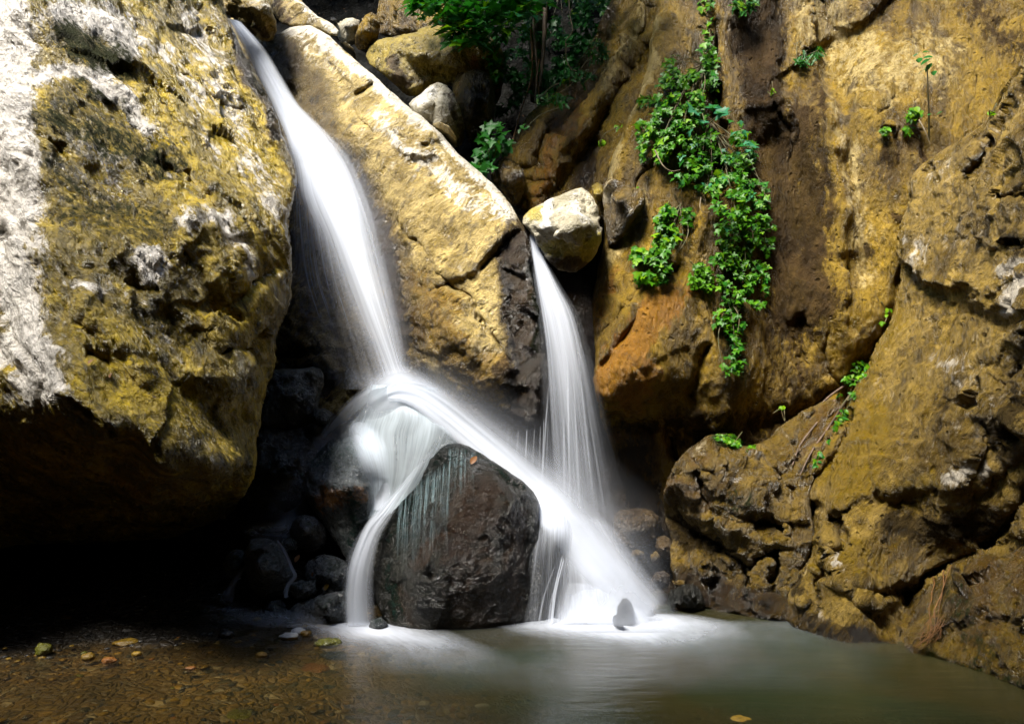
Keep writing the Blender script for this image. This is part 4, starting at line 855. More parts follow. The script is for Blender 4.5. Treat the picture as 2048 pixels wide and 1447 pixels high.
def bed_z(X, Y):
    dd = Y - shore_y(X)
    deep = np.clip((X + 1.6) / 2.2, 0, 1)
    z = np.where(dd > 0, np.minimum(dd * 0.16, 0.35), dd * (0.05 + 0.18 * deep))
    z = np.maximum(z, -0.08 - 0.42 * deep)
    front = np.clip((3.9 - Y) / 1.2, 0, 1)
    return z * (1 - 0.75 * front) - 0.03 * front


xs = np.arange(-9, 9.01, 0.06); ys = np.arange(0.4, 7.4, 0.06)
GX, GY = np.meshgrid(xs, ys)
gz = bed_z(GX, GY) + 0.05 * fbm(np.stack([GX.ravel(), GY.ravel(), 0 * GX.ravel()], 1), 0.5, 4, seed=3).reshape(GX.shape)
ii = np.arange(GX.size).reshape(GX.shape)
quads = np.stack([ii[:-1, :-1].ravel(), ii[:-1, 1:].ravel(), ii[1:, 1:].ravel(), ii[1:, :-1].ravel()], 1)
t = NT('pebbly_bed')
pos = t.n('ShaderNodeNewGeometry').outputs['Position']
wpn = t.n('ShaderNodeTexNoise', {'Vector': pos, 'Scale': 7.0, 'Detail': 5.0})
wpv = t.n('ShaderNodeVectorMath', {0: wpn.outputs['Color'], 1: (0.16, 0.16, 0.0)}, operation='MULTIPLY').outputs[0]
wp = t.n('ShaderNodeVectorMath', {0: pos, 1: wpv}, operation='ADD').outputs[0]
vo = t.n('ShaderNodeTexVoronoi', {'Vector': wp, 'Scale': 19.0})
vb = t.n('ShaderNodeTexVoronoi', {'Vector': wp, 'Scale': 19.0}, feature='DISTANCE_TO_EDGE').outputs['Distance']
sep = t.n('ShaderNodeSeparateColor', {0: vo.outputs['Color']}).outputs
c = t.mix(sep[0], (0.10, 0.065, 0.02), (0.30, 0.21, 0.075))
c = t.mix(t.rng(sep[1], 0.75, 0.9), c, (0.36, 0.33, 0.26))
c = t.mix(t.rng(sep[2], 0.6, 0.9), c, (0.05, 0.045, 0.03))
c = t.mix(t.math('MULTIPLY', t.rng(vb, 0.10, 0.0), 0.3), c, (0.04, 0.03, 0.012))
c = t.mix(t.rng(t.noise(pos, 5.0, 6, 0.7), 0.42, 0.56), c, t.mix(t.noise(pos, 60.0, 3, 0.6), (0.05, 0.036, 0.012), (0.17, 0.12, 0.045)))
c = t.mix(t.rng(t.noise(pos, 2.5, 4), 0.45, 0.62), c, (0.15, 0.105, 0.035))
c = t.mix(t.attr('bank'), t.mix(1.0, c, (.95, .85, .68), 'MULTIPLY'), t.mix(1.0, c, (.05, .045, .04), 'MULTIPLY'))  # bank multiplied to near black: the cave's shadow put into the colour
bp = t.n('ShaderNodeBump', {'Distance': 0.02, 'Height': t.rng(vb, 0.0, 0.3)}).outputs[0]
M['bed'] = t.out(t.n('ShaderNodeBsdfPrincipled', {'Base Color': c, 'Roughness': 0.5, 'Normal': bp}).outputs[0])
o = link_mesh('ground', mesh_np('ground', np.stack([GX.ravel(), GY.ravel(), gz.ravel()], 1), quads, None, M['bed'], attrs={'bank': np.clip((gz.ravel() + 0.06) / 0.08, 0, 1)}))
tag(o, 'pebbly brown bed of the pool and the bank in the cave', kind='structure')

t = NT('pool_water')
pos = t.n('ShaderNodeNewGeometry').outputs['Position']
m = t.n('ShaderNodeMapping', {'Vector': pos, 'Scale': (0.6, 2.2, 1)}).outputs[0]
n1 = t.noise(m, 3.0, 4, 0.55, 0.4)
n2 = t.noise(pos, 0.9, 3, 0.5)
bp = t.n('ShaderNodeBump', {'Strength': 0.35, 'Distance': 0.02, 'Height': t.noise(m, 4.0, 3, 0.5, 0.5)}).outputs[0]
murk = t.attr('murk')
mk = t.math('ADD', murk, t.math('MULTIPLY', t.math('SUBTRACT', n1, 0.5), 0.35), True)
cmurk = t.mix(t.rng(n2, 0.4, 0.6), (0.024, 0.021, 0.004), (0.013, 0.021, 0.006))
dif = t.n('ShaderNodeBsdfDiffuse', {'Color': cmurk}).outputs[0]
trp = t.n('ShaderNodeBsdfTransparent', {'Color': (0.80, 0.72, 0.50, 1)}).outputs[0]
body = t.n('ShaderNodeMixShader', {0: mk, 1: trp, 2: dif}).outputs[0]
fr = t.n('ShaderNodeFresnel', {'IOR': 1.33, 'Normal': bp}).outputs[0]
gl = t.n('ShaderNodeBsdfGlossy', {'Color': (1, 1, 1, 1), 'Roughness': 0.26, 'Normal': bp}).outputs[0]
M['pool'] = t.out(t.n('ShaderNodeMixShader', {0: fr, 1: body, 2: gl}).outputs[0])
xs = np.arange(-9, 9.01, 0.1); ys = np.arange(0.4, 7.0, 0.1)
GX, GY = np.meshgrid(xs, ys)
depth = np.clip(-bed_z(GX, GY), 0, 1)
murk = np.clip(depth * 2.2, 0, 0.85) + 0.12 * np.clip((GX + 1.0) / 2, 0, 1)
ii = np.arange(GX.size).reshape(GX.shape)
quads = np.stack([ii[:-1, :-1].ravel(), ii[:-1, 1:].ravel(), ii[1:, 1:].ravel(), ii[1:, :-1].ravel()], 1)
o = link_mesh('water', mesh_np('water', np.stack([GX.ravel(), GY.ravel(), 0 * GX.ravel()], 1), quads, None, M['pool'], attrs={'murk': murk.ravel()}))
tag(o, 'brown-green pool, clear and shallow at the left and murky at the right', kind='structure')


# ------------------------------------------------------------------ stones
def stone_mesh(name, seed, mat, sub=3, flat=0.6, rough=0.22):
    import bmesh
    bm = bmesh.new()
    bmesh.ops.create_icosphere(bm, subdivisions=sub, radius=1.0)
    V = np.array([v.co[:] for v in bm.verts], np.float32)
    c1, _ = chips(V + seed * 7.3, 0.9, seed)
    V *= (1 + rough * (1.1 * c1 + 0.9 * fbm(V + seed, 0.9, 3, seed=seed)))[:, None]
    V[:, 2] *= flat
    for v, p in zip(bm.verts, V): v.co = p
    me = bpy.data.meshes.new(name)
    bm.to_mesh(me); bm.free()
    me.polygons.foreach_set('use_smooth', np.ones(len(me.polygons), bool))
    me.materials.append(mat)
    return me


def stone(name, label, px, py, w, h, mat, seed, z=0.0, group=None, flat=None, cat='stone'):
    """A whole stone whose foot meets level z at photo row py; w and h are its photo width and height."""
    Y = (CAM_H - z) * F / (py - HOR)
    sx = w / 2 / F * Y; sz = h / 2 / F * Y
    me = stone_mesh(name, seed, mat, flat=1.0)
    o = link_mesh(name, me, P(np.float64(px), np.float64(py), Y + sx * 0.6) + np.array([0, 0, sz * 0.75]))
    o.scale = (sx, sx * 0.8, sz)
    o.rotation_euler = (0, 0, 0)
    return tag(o, label, cat, group)


for k, (lab, px, py, w, h, mt) in enumerate([
    ('white stone lying alone at the waterline, left of the pair', 580, 1277, 38, 15, 'white_stone'),
    ('white stone with a yellow side touching its darker neighbour', 597, 1268, 30, 16, 'white_stone'),
    ('yellow-brown pebble leaning on the white stone', 613, 1272, 22, 14, 'tan_stone'),
    ('flat black stone behind the white stones', 590, 1257, 32, 14, 'dark_stone'),
    ('green mossy stone in the foam edge', 657, 1292, 54, 20, 'moss_stone'),
    ('shiny black stone with a white glint at the shallow edge', 453, 1277, 32, 22, 'dark_stone'),
    ('white-veined stone at the edge of the thin cascade', 513, 1248, 26, 16, 'tan_stone'),
    ('upright speckled brown stone in the dark of the cave', 131, 1262, 32, 38, 'tan_stone'),
    ('greenish grey block of stone on the cave shore', 88, 1310, 34, 28, 'moss_stone'),
    ('long flat brown stone on the cave shore', 252, 1290, 46, 15, 'tan_stone'),
    ('striped stone half in water below the cave', 176, 1320, 26, 18, 'tan_stone'),
    ('orange-brown stone right of the striped stone', 218, 1325, 30, 13, 'orange_stone'),
    ('yellow oval pebble right of the orange-brown stone', 273, 1311, 20, 11, 'tan_stone'),
    ('yellow angular stone beside the small left cascade', 485, 1212, 24, 20, 'tan_stone'),
    ('orange stone touching the yellow angular one', 468, 1218, 18, 13, 'orange_stone'),
    ('flat orange stone below the yellow angular one', 472, 1238, 30, 11, 'orange_stone'),
    ('pale yellow pebble alone in the shallows below the white stones', 524, 1313, 22, 11, 'tan_stone'),
    ('pale grey pebble near the shore left of the shiny black stone', 395, 1262, 22, 11, 'white_stone'),
    ('small orange pebble near the white-veined stone', 460, 1256, 16, 7, 'orange_stone'),
    ('small orange pebble out in the clear shallows', 382, 1338, 20, 8, 'orange_stone'),
    ('tan stone just breaking the surface at the lower right', 1480, 1441, 44, 9, 'tan_stone'),
    ('brown pebble on the shore under the shiny black stone', 357, 1280, 14, 9, 'orange_stone'),
    ]):
    stone('stone', lab, px, py, w, h, M[mt], 200 + k)
# stones under water
def sunk(label, px, py, w, h, mat, seed, group=None, cat='stone'):
    Y0 = Yw(py)
    for _ in range(3):
        x = (px - 1024) / F * Y0
        z = float(bed_z(np.array([x]), np.array([Y0]))[0])
        Y0 = (CAM_H - z) * F / (py - HOR)
    return stone('stone' if cat == 'stone' else 'pebble', label, px, py, w, h, mat, seed, z=z, group=group, cat=cat)


sunk('long orange stone lying under water in the middle of the pool', 622, 1342, 74, 14, M['orange_stone'], 301)
sunk('big flat greenish stone under water near the bottom edge', 455, 1436, 104, 20, M['moss_stone'], 302)
sunk('dark blurred stone under water right of the long orange one', 650, 1380, 46, 12, M['dark_stone'], 303)
protos = [stone_mesh('pebble', 400 + k, M[mt], sub=2, flat=0.55) for k, mt in enumerate(['tan_stone', 'tan_stone', 'orange_stone', 'white_stone', 'dark_stone', 'moss_stone', 'grey'])]
prs = random.Random(5)
npeb = 0
while npeb < 210:
    px = prs.uniform(-60, 1300); py = prs.uniform(1290, 1475)
    if px > 620 and py < 1375: continue
    if px > 1000 and prs.random() < 0.5: continue
    if prs.random() < 0.3 and py < 1330: continue
    Y0 = Yw(py)
    x = (px - 1024) / F * Y0
    z = float(bed_z(np.array([x]), np.array([Y0]))[0])
    Y0 = (CAM_H - z) * F / (py - HOR); x = (px - 1024) / F * Y0
    s = prs.uniform(6, 17) * (1.3 if py > 1400 else 1) / 2 / F * Y0
    o = link_mesh('pebble', prs.choices(protos, (5, 5, 2.5, 1.0, 3, 2, 1))[0], (x, Y0, z + 0.2 * s))
    o.scale = (s * prs.uniform(0.9, 1.5), s, s * prs.uniform(0.7, 1.1)); o.rotation_euler = (prs.uniform(-.2, .2), prs.uniform(-.2, .2), prs.uniform(0, 6.3))
    tag(o, 'small pebble among many on the shallow bed of the pool', 'pebble', 'pebbles on the shallow pool bed')
    npeb += 1
# finer gravel, one mass
gm = stone_mesh('gravel', 460, M['tan_stone'], sub=1)
gv = np.array([v.co[:] for v in gm.vertices], np.float32); gf = np.array([p.vertices[:] for p in gm.polygons], np.int32)
for mt, cnt, sd in (('tan_stone', 1300, 1), ('dark_stone', 900, 2)):
    r = np.random.default_rng(sd)
    X = r.uniform(-4.2, 1.5, cnt); Y = r.uniform(2.6, 6.2, cnt)
    k_ = (Y < shore_y(X) - 0.05) if sd == 1 else (Y > 0); X, Y = X[k_], Y[k_]; cnt = len(X)
    s = r.uniform(0.006, 0.022, cnt) * (0.5 + Y / 6)
    z = bed_z(X, Y) + 0.05 * fbm(np.stack([X, Y, 0 * X], 1), 0.5, 4, seed=3)
    a = r.uniform(0, 6.28, cnt)
    V = gv[None] * s[:, None, None] * np.array([1.2, 1, 0.8])
    V = np.stack([V[..., 0] * np.cos(a)[:, None] - V[..., 1] * np.sin(a)[:, None], V[..., 0] * np.sin(a)[:, None] + V[..., 1] * np.cos(a)[:, None], V[..., 2]], -1) + np.stack([X, Y, z], 1)[:, None]
    Fc = gf[None] + (np.arange(cnt) * len(gv))[:, None, None]
    o = link_mesh('gravel', mesh_np('gravel', V.reshape(-1, 3), None, Fc.reshape(-1, 3), M[mt]))
    tag(o, 'brown gravel strewn over the pool bed' if sd == 1 else 'dark gravel strewn over the pool bed and the cave shore', kind='stuff')
bpy.data.meshes.remove(gm)

# ------------------------------------------------------------------ running water
M['silk'] = water_mat('silky_water', 8, 1.1, 0.32, 0.68, 0.25)
M['fan'] = water_mat('fanning_water', 30, 1.2, 0.40, 0.66, 0.10)
M['mist'] = water_mat('soft_mist', 3, 2.0, 0.25, 0.75, 0.65)
M['arc'] = water_mat('arching_water', 3.0, 0.8, 0.2, 0.8, 0.86)
M['film'] = water_mat('thin_water_film', 18, 1.6, 0.34, 0.68, 0.4, col=(0.80, 0.90, 0.98))
M['thread'] = water_mat('water_threads', 1, 5, 0.35, 0.60, 0.2, col=(0.42, 0.58, 0.62))
M['foam'] = water_mat('soft_foam', 9, 5, 0.30, 0.70, 0.45)


def cr(A, n):
    """Catmull-Rom along axis 0, n samples."""
    A = np.asarray(A, float)
    k = len(A)
    t = np.linspace(0, k - 1, n)
    i = np.minimum(t.astype(int), k - 2); f = (t - i).reshape(-1, *([1] * (A.ndim - 1)))
    p0 = A[np.maximum(i - 1, 0)]; p1 = A[i]; p2 = A[i + 1]; p3 = A[np.minimum(i + 2, k - 1)]
    return 0.5 * (2 * p1 + (p2 - p0) * f + (2 * p0 - 5 * p1 + 4 * p2 - p3) * f ** 2 + (3 * p1 - p0 - 3 * p2 + p3) * f ** 3)


def sheet(name, rows, mat, parent, drape=None, off=0.05, nu=40, nv=90, ripple=0.004, seed=1, flat_z=None, label=None, kind=None, fade=(0.10, 0.0)):
    """A sheet of water; rows run along the flow, each (distance or None, [(photo x, photo y, density) ...])."""
    C = []
    for Yr, pts in rows:
        r = []
        for (x, y, d) in pts:
            Y = Yr if Yr is not None else 6.0
            if flat_z is not None: Y = (CAM_H - flat_z) * F / (y - HOR)
            if drape:
                s_ = surf(x, y, drape)
                if s_ is not None: Y = min(Y, s_ - off) if Yr is not None else s_ - off
                elif Yr is None: Y = 5.72 if y < 900 else 5.45
            r.append((x, y, Y, d))
        C.append(r)
    C = cr(np.array(C), nv)
    C = np.swapaxes(cr(np.swapaxes(C, 0, 1), nu), 0, 1)
    px, py, Y, d = [C[..., k].ravel() for k in range(4)]
    uu, vv = np.meshgrid(np.linspace(0, 1, nu), np.linspace(0, 1, nv))
    sm = lambda t: np.clip(t, 0, 1) ** 2 * (3 - 2 * np.clip(t, 0, 1))
    if fade[0]: d = d * sm(vv.ravel() / fade[0])
    if fade[1]: d = d * sm((1 - vv.ravel()) / fade[1])
    if flat_z is None:
        Y = Y + ripple * 2 * perlin(np.stack([uu.ravel() * 9, vv.ravel() * 3, 0 * px + seed * 3.3], 1), seed)
    W = P(px, py, Y)
    ii = np.arange(nu * nv).reshape(nv, nu)
    q = np.stack([ii[:-1, :-1].ravel(), ii[:-1, 1:].ravel(), ii[1:, 1:].ravel(), ii[1:, :-1].ravel()], 1)
    loc = np.array([W[:, 0].mean(), W[:, 1].mean(), W[:, 2].min()])
    me = mesh_np(name, W - loc, q, None, mat, True, {'dens': np.clip(d, 0, 1)}, uv=np.stack([uu.ravel() + seed * 0.37, vv.ravel()], 1))
    o = link_mesh(name, me, loc, parent)
    if label: o['label'] = label
    if kind: o['kind'] = kind
    return o


def stream(name, path, mat, parent, prof=(0, .55, .9, 1, .9, .55, 0), **k):
    """A sheet along a path of (photo x, photo y, half width, density, distance)."""
    a = np.array([p[:4] for p in path], float)
    tg = np.gradient(a[:, :2], axis=0)
    tg /= np.linalg.norm(tg, axis=1, keepdims=True) + 1e-9
    nr = np.stack([-tg[:, 1], tg[:, 0]], 1)
    off = np.linspace(1, -1, len(prof))
    rows = []
    for p, n_ in zip(path, nr):
        rows.append((p[4], [(p[0] + n_[0] * s * p[2], p[1] + n_[1] * s * p[2], pr * p[3]) for s, pr in zip(off, prof)]))
    k.setdefault('nu', max(6, min(40, int(max(a[:, 2]) * 0.8)))); k.setdefault('nv', 70)
    return sheet(name, rows, mat, parent, **k)


def fall(label, loc_px, Y):
    o = empty('waterfall', P(np.float64(loc_px[0]), np.float64(loc_px[1]), Y))
    return tag(o, label, 'waterfall')


def row5(Y, xs, y, ds, tilt=0):
    return (Y, [(x, y + tilt * (i - (len(xs) - 1) / 2), d) for i, (x, d) in enumerate(zip(xs, ds))])


def widen(rows, k, dk, dy=0.0):
    out = []
    for Y, pts in rows:
        cx = sum(p[0] for p in pts) / len(pts); cy = sum(p[1] for p in pts) / len(pts)
        out.append((Y + dy, [(cx + (p[0] - cx) * k, cy + (p[1] - cy) * k, p[2] * dk) for p in pts]))
    return out

# left waterfall: narrow chute, then a fan over the slab
w = fall('tall silky waterfall fanning down between the left boulder and the central slab', (800, 775), 5.9)
DR = ['slab']
chute = [row5(6.95, (447, 456, 465, 476, 484), 38, (0, .8, 1, .8, 0), 3), row5(7.1, (480, 492, 506, 522, 534), 95, (0, .85, 1, .85, 0), 2),
         row5(7.15, (510, 522, 537, 552, 566), 150, (0, .9, 1, .9, 0)), row5(7.15, (540, 553, 570, 588, 602), 210, (0, .9, 1, .9, 0), -1),
         row5(7.1, (566, 580, 602, 626, 652), 265, (0, .95, 1, .95, 0), -5), row5(7.0, (580, 600, 636, 672, 702), 322, (0, .85, 1, .95, 0), -7),
         row5(6.85, (580, 612, 662, 702, 738), 390, (0, .55, 1, .9, 0), -7), row5(6.68, (590, 642, 692, 728, 766), 465, (0, .30, .95, .7, 0), -5),
         row5(6.5, (606, 672, 724, 754, 788), 555, (0, .18, .8, .55, 0), -3), row5(6.3, (636, 706, 756, 780, 808), 645, (0, .12, .62, .42, 0)),
         row5(6.1, (672, 742, 788, 806, 826), 735, (0, .12, .6, .42, 0), 2), row5(5.9, (690, 760, 804, 838, 880), 782, (0, .55, .95, .7, 0), 2)]
sheet('water_sheet', widen(chute, .9, 1.0), M['silk'], w, DR, 0.07, nu=60, nv=160, seed=1, fade=(0.01, 0.04))
sheet('water_sheet', widen(chute[:6], 0.9, 1.0, -.03), M['mist'], w, DR, 0.10, nu=30, nv=70, seed=91, fade=(0.01, 0.2))
sheet('water_sheet', widen(chute[3:], 1.1, 0.28, 0.05), M['fan'], w, DR, 0.03, nu=60, nv=120, seed=2)
sheet('water_sheet', [row5(6.95, (575, 600, 640, 690, 730), 350, (0, .55, .6, .3, 0)), row5(6.8, (572, 605, 655, 710, 750), 450, (0, .5, .46, .2, 0)), row5(6.65, (578, 618, 675, 730, 780), 560, (0, .44, .40, .2, 0)),
                      row5(6.5, (600, 650, 705, 755, 800), 660, (0, .26, .25, .2, 0)), row5(6.35, (620, 680, 735, 785, 820), 760, (0, .14, .2, .2, 0))], M['fan'], w, DR, 0.12, nu=60, nv=100, seed=3)
sheet('mist', widen(chute[4:], 1.3, 0.10, -0.06), M['mist'], w, DR, 0.12, nu=30, nv=60, seed=4)

# water leaping off the split boulder
w = fall('white arching water shed by the split boulder to the right into the pool', (1290, 1225), 5.2)
WB = ['wet_back']
arc = [(768, 790, 12, .4, 5.74), (800, 778, 26, .95, 5.72), (842, 787, 34, 1, 5.70), (886, 815, 38, 1, 5.68), (930, 850, 39, 1, 5.66), (976, 888, 41, 1, 5.62), (1026, 930, 43, 1, 5.56), (1076, 974, 46, 1, 5.5), (1124, 1024, 52, .93, 5.38),
       (1172, 1078, 58, .84, 5.3), (1216, 1130, 58, .78, 5.22), (1262, 1178, 52, .74, 5.16), (1312, 1226, 40, .7, 5.12)]
stream('water_sheet', arc, M['arc'], w, fade=(0.05, 0.03), prof=(0, .8, 1, 1, .9, .7, .4, .15, 0), nu=40, nv=120, seed=5, drape=['wet_right'], off=0.12)
stream('water_sheet', [(a + h * .12, b - h * .3, h * 1.45, d * .5, Y + .03) for a, b, h, d, Y in arc], M['silk'], w, fade=(.08, .04), prof=(0, .35, .8, 1, .8, .5, .28, .1, 0), seed=25, nu=40, nv=110)
stream('mist', [(a + h * .2, b - h * .75, h * 2.2, d * .24, Y + .07) for a, b, h, d, Y in arc], M['mist'], w, seed=6, nu=30, fade=(.1, .1), prof=(0, .2, .6, 1, .85, .6, .38, .2, .08, 0))
# spreading over the low boulder
sheet('water_sheet', [row5(5.45, (1085, 1110, 1150, 1195, 1225), 1020, (0, .3, .5, .4, 0), 12), row5(5.4, (1095, 1130, 1180, 1225, 1262), 1075, (0, .28, .5, .4, 0), 12), row5(5.3, (1105, 1140, 1195, 1245, 1290), 1130, (0, .5, .8, .6, 0), 9),
                      row5(5.2, (1105, 1145, 1200, 1260, 1310), 1180, (0, .5, .72, .5, 0), 6), row5(5.1, (1095, 1145, 1205, 1275, 1335), 1240, (0, .85, .95, .8, 0), 2)], M['silk'], w, ['wet_low', 'wet_right'], 0.05, nu=60, nv=90, seed=7)
sheet('water_sheet', [row5(5.25, (1130, 1150, 1190, 1225, 1250), 1165, (0, .35, .5, .35, 0), 2), row5(5.15, (1120, 1150, 1195, 1232, 1262), 1200, (0, .5, .6, .4, 0), 2), row5(5.05, (1105, 1145, 1200, 1250, 1300), 1245, (0, .9, .95, .8, 0))], M['silk'], w, ['wet_low'], 0.09, nu=40, nv=50, seed=8)
sheet('mist', [row5(4.86, (1195, 1220, 1245, 1272, 1300), 1140, (0, .15, .2, .15, 0)), row5(4.84, (1150, 1200, 1245, 1290, 1340), 1190, (0, .28, .34, .28, 0)), row5(4.82, (1130, 1190, 1245, 1300, 1360), 1225, (0, .35, .4, .35, 0)), row5(4.8, (1110, 1180, 1245, 1310, 1380), 1258, (0, .4, .5, .4, 0))], M['mist'], w, None, nu=24, nv=30, seed=88, fade=(.2, .15))
# veil over the boulder right of the blocky one
sheet('water_veil', [row5(5.42, (1068, 1084, 1105, 1128, 1150), 1000, (0, .7, .8, .7, 0), 8), row5(5.36, (1062, 1082, 1105, 1130, 1156), 1060, (0, .5, .7, .6, 0), 4), row5(5.28, (1054, 1076, 1102, 1128, 1150), 1120, (0, .34, .5, .4, 0)),
                     row5(5.2, (1046, 1070, 1098, 1122, 1140), 1180, (0, .26, .38, .3, 0)), row5(5.12, (1040, 1066, 1092, 1116, 1136), 1246, (0, .26, .4, .3, 0))], M['fan'], w, ['wet_right'], 0.13, nu=60, nv=80, seed=9)
for k_, (x0, y0, x1, y1, d_) in enumerate([(1125, 1110, 1102, 1246, .6), (1128, 1115, 1104, 1246, .6), (1110, 1130, 1078, 1240, .35), (1118, 1150, 1098, 1240, .3)]):
    stream('strand', [(x0, y0, 1.5, d_, 5.25), ((x0 + x1) / 2 - 4, (y0 + y1) / 2, 2.2, d_, 5.15), (x1, y1, 2.8, d_, 5.06)], M['mist'], w, nu=6, nv=30, seed=20 + k_)

w = fall('thin water sliding over the split boulder and dropping left of the blocky one', (722, 1248), 5.1)
left_arc = [(806, 772, 22, .9, 5.84), (766, 784, 26, .95, 5.86), (726, 810, 28, .8, 5.88), (690, 846, 28, .62, 5.88), (656, 890, 32, .48, 5.88), (626, 938, 38, .36, 5.86), (598, 985, 44, .27, 5.84), (576, 1030, 50, .18, 5.8), (562, 1065, 52, 0, 5.75)]
stream('water_sheet', [(a, b, h, d * .62, Y) for a, b, h, d, Y in left_arc[1:]], M['mist'], w, seed=10, nu=24, fade=(0.08, .1), prof=(0, .95, .9, .7, .45, .2, 0))
sheet('water_film', [row5(None, (728, 766, 806, 848, 890), 772, (0, .9, 1, .95, 0), 2), row5(None, (716, 760, 808, 856, 902), 800, (0, .7, .8, .85, 0), 3), row5(None, (696, 746, 810, 868, 922), 832, (0, .5, .6, .68, 0), 3), row5(None, (678, 735, 800, 866, 940), 868, (0, .48, .48, .55, 0), 2), row5(None, (700, 750, 800, 852, 908), 908, (0, .55, .46, .45, 0)),
                     row5(None, (722, 760, 795, 834, 868), 952, (0, .6, .55, .5, 0), -2), row5(None, (732, 758, 782, 808, 828), 996, (0, .6, .6, .55, 0), -3), row5(5.4, (732, 746, 762, 778, 792), 1036, (0, .75, .85, .8, 0), -4)], M['film'], w, WB, 0.09, nu=60, nv=100, seed=12, fade=(0, .06))
stream('mist', [(722, 842, 34, .0, 5.78), (756, 800, 46, .5, 5.76), (806, 780, 50, .75, 5.74), (862, 812, 46, .5, 5.72), (920, 866, 36, .0, 5.7)], M['mist'], w, seed=18, nu=24)
stream('water_sheet', [(700, 846, 12, .2, None), (720, 858, 24, .6, None), (738, 890, 32, .85, None), (752, 935, 32, .75, None), (764, 985, 24, .6, None), (762, 1020, 18, .6, 5.42)], M['arc'], w, drape=WB, off=0.05, seed=13, nu=20)
stream('water_sheet', [(872, 896, 4, .0, 5.43), (838, 934, 6, .25, 5.4), (802, 982, 10, .55, 5.34), (770, 1026, 16, .95, 5.28), (748, 1056, 20, .95, 5.22), (732, 1096, 23, .85, 5.16), (722, 1140, 27, .7, 5.1), (719, 1190, 30, .6, 5.05), (722, 1250, 32, .6, 5.0)],
       M['arc'], w, prof=(0, .9, 1, .85, .6, .3, 0), seed=14, nu=30, nv=110)
stream('water_sheet', [(735, 1060, 14, .5, 5.28), (715, 1110, 20, .5, 5.2), (708, 1160, 24, .42, 5.12), (712, 1250, 28, .36, 5.05)], M['fan'], w, seed=15, nu=30)

sheet('water_film', [row5(None, (690, 712, 730, 745, 760), 862, (0, .12, .25, .35, 0), 0), row5(None, (650, 680, 706, 730, 750), 895, (0, .12, .18, .3, 0), 0), row5(None, (625, 664, 698, 728, 748), 930, (0, .08, .12, .2, 0), 0), row5(None, (615, 660, 698, 728, 748), 965, (0, 0, .05, .2, 0), 0)], M['film'], w, WB, 0.03, nu=50, nv=40, seed=119)  # thin film, also standing in for sky sheen on the left lobe
wr = random.Random(3)
for k_ in range(110):
    f_ = wr.random()
    x = 800 + 150 * f_; y = 985 - 95 * f_ ** 0.8 + wr.uniform(-8, 8)
    if x > 900: y = 885 + (x - 900) * .25 + wr.uniform(0, 8)
    L = wr.uniform(60, 220) * (1.0 if x < 900 else .5)
    dx = -12 * (1 - f_)
    stream('rivulet', [(x + dx * t_ + wr.uniform(-1.2, 1.2), y + L * t_, wr.uniform(.5, 1.1), d_, None) for t_, d_ in ((0, .0), (.25, .24), (.5, .24), (.75, .15), (1, .0))], M['thread'], w, drape=['wet_front', 'wet_back'], off=.012, nu=5, nv=24, seed=200 + k_, ripple=0, fade=(.0, .0))

# right waterfall
w = fall('narrow waterfall on the right, spreading into fine threads in the dark gully', (1170, 1080), 5.8)
rf = [row5(6.2, (1056, 1060, 1064, 1068, 1072), 466, (0, .9, 1, .9, 0), 2), row5(6.1, (1062, 1068, 1076, 1085, 1092), 515, (0, .95, 1, .95, 0), 1), row5(6.0, (1070, 1078, 1092, 1108, 1120), 570, (0, .95, 1, .95, 0)), row5(5.92, (1078, 1090, 1110, 1134, 1152), 630, (0, .9, 1, .9, 0), -2),
      row5(5.86, (1086, 1100, 1124, 1152, 1174), 700, (0, .75, .95, .8, 0), -2), row5(5.82, (1090, 1106, 1136, 1168, 1194), 780, (0, .62, .8, .55, 0)), row5(5.8, (1094, 1112, 1146, 1182, 1214), 870, (0, .5, .6, .36, 0)), row5(5.78, (1098, 1118, 1154, 1196, 1236), 965, (0, .42, .48, .26, 0)),
      row5(5.76, (1104, 1126, 1164, 1208, 1252), 1050, (0, .3, .34, .18, 0)), row5(5.75, (1110, 1134, 1172, 1216, 1262), 1110, (0, .1, .15, .1, 0))]
sheet('water_sheet', widen(rf, .85, .82), M['silk'], w, None, nu=60, nv=140, seed=31, fade=(0.02, 0.1))
sheet('water_sheet', widen(rf, 1.12, .35, .06), M['fan'], w, None, nu=80, nv=120, seed=32)
sheet('mist', widen(rf[4:], 1.25, .07, .1), M['mist'], w, None, nu=24, nv=60, seed=33)
for k_, (x0, y0, x1, y1, d_) in enumerate([(1098, 760, 1082, 985, .35), (1134, 690, 1140, 1010, .35), (1146, 720, 1160, 1040, .25), (1152, 660, 1190, 1040, .2), (1128, 800, 1128, 1020, .3), (1170, 780, 1214, 1050, .15)]):
    stream('strand', [(x0, y0, 1.6, 0, 5.84), (x0 * .7 + x1 * .3, y0 * .7 + y1 * .3, 2.2, d_, 5.78), (x0 * .35 + x1 * .65, y0 * .35 + y1 * .65, 2.6, d_, 5.74), (x1, y1, 3.0, d_ * .4, 5.72)], M['mist'], w, nu=6, nv=40, seed=40 + k_)
# drips off the slab's lower edge
w = fall('row of thin drips falling from the lower edge of the central slab', (1050, 960), 5.95)
for k_, (x, y0, y1, d_) in enumerate([(1016, 855, 902, .16), (1035, 858, 915, .22), (1052, 856, 940, .36), (1067, 855, 935, .2), (1086, 835, 985, .4), (1079, 850, 975, .22), (1094, 840, 960, .18)]):
    stream('strand', [(x + 2, y0, 1.2, d_, 5.98), (x, (y0 + y1) / 2, 2.0, d_, 5.96), (x - 2, y1, 2.2, d_ * .5, 5.95)], M['mist'], w, nu=6, nv=20, seed=60 + k_)

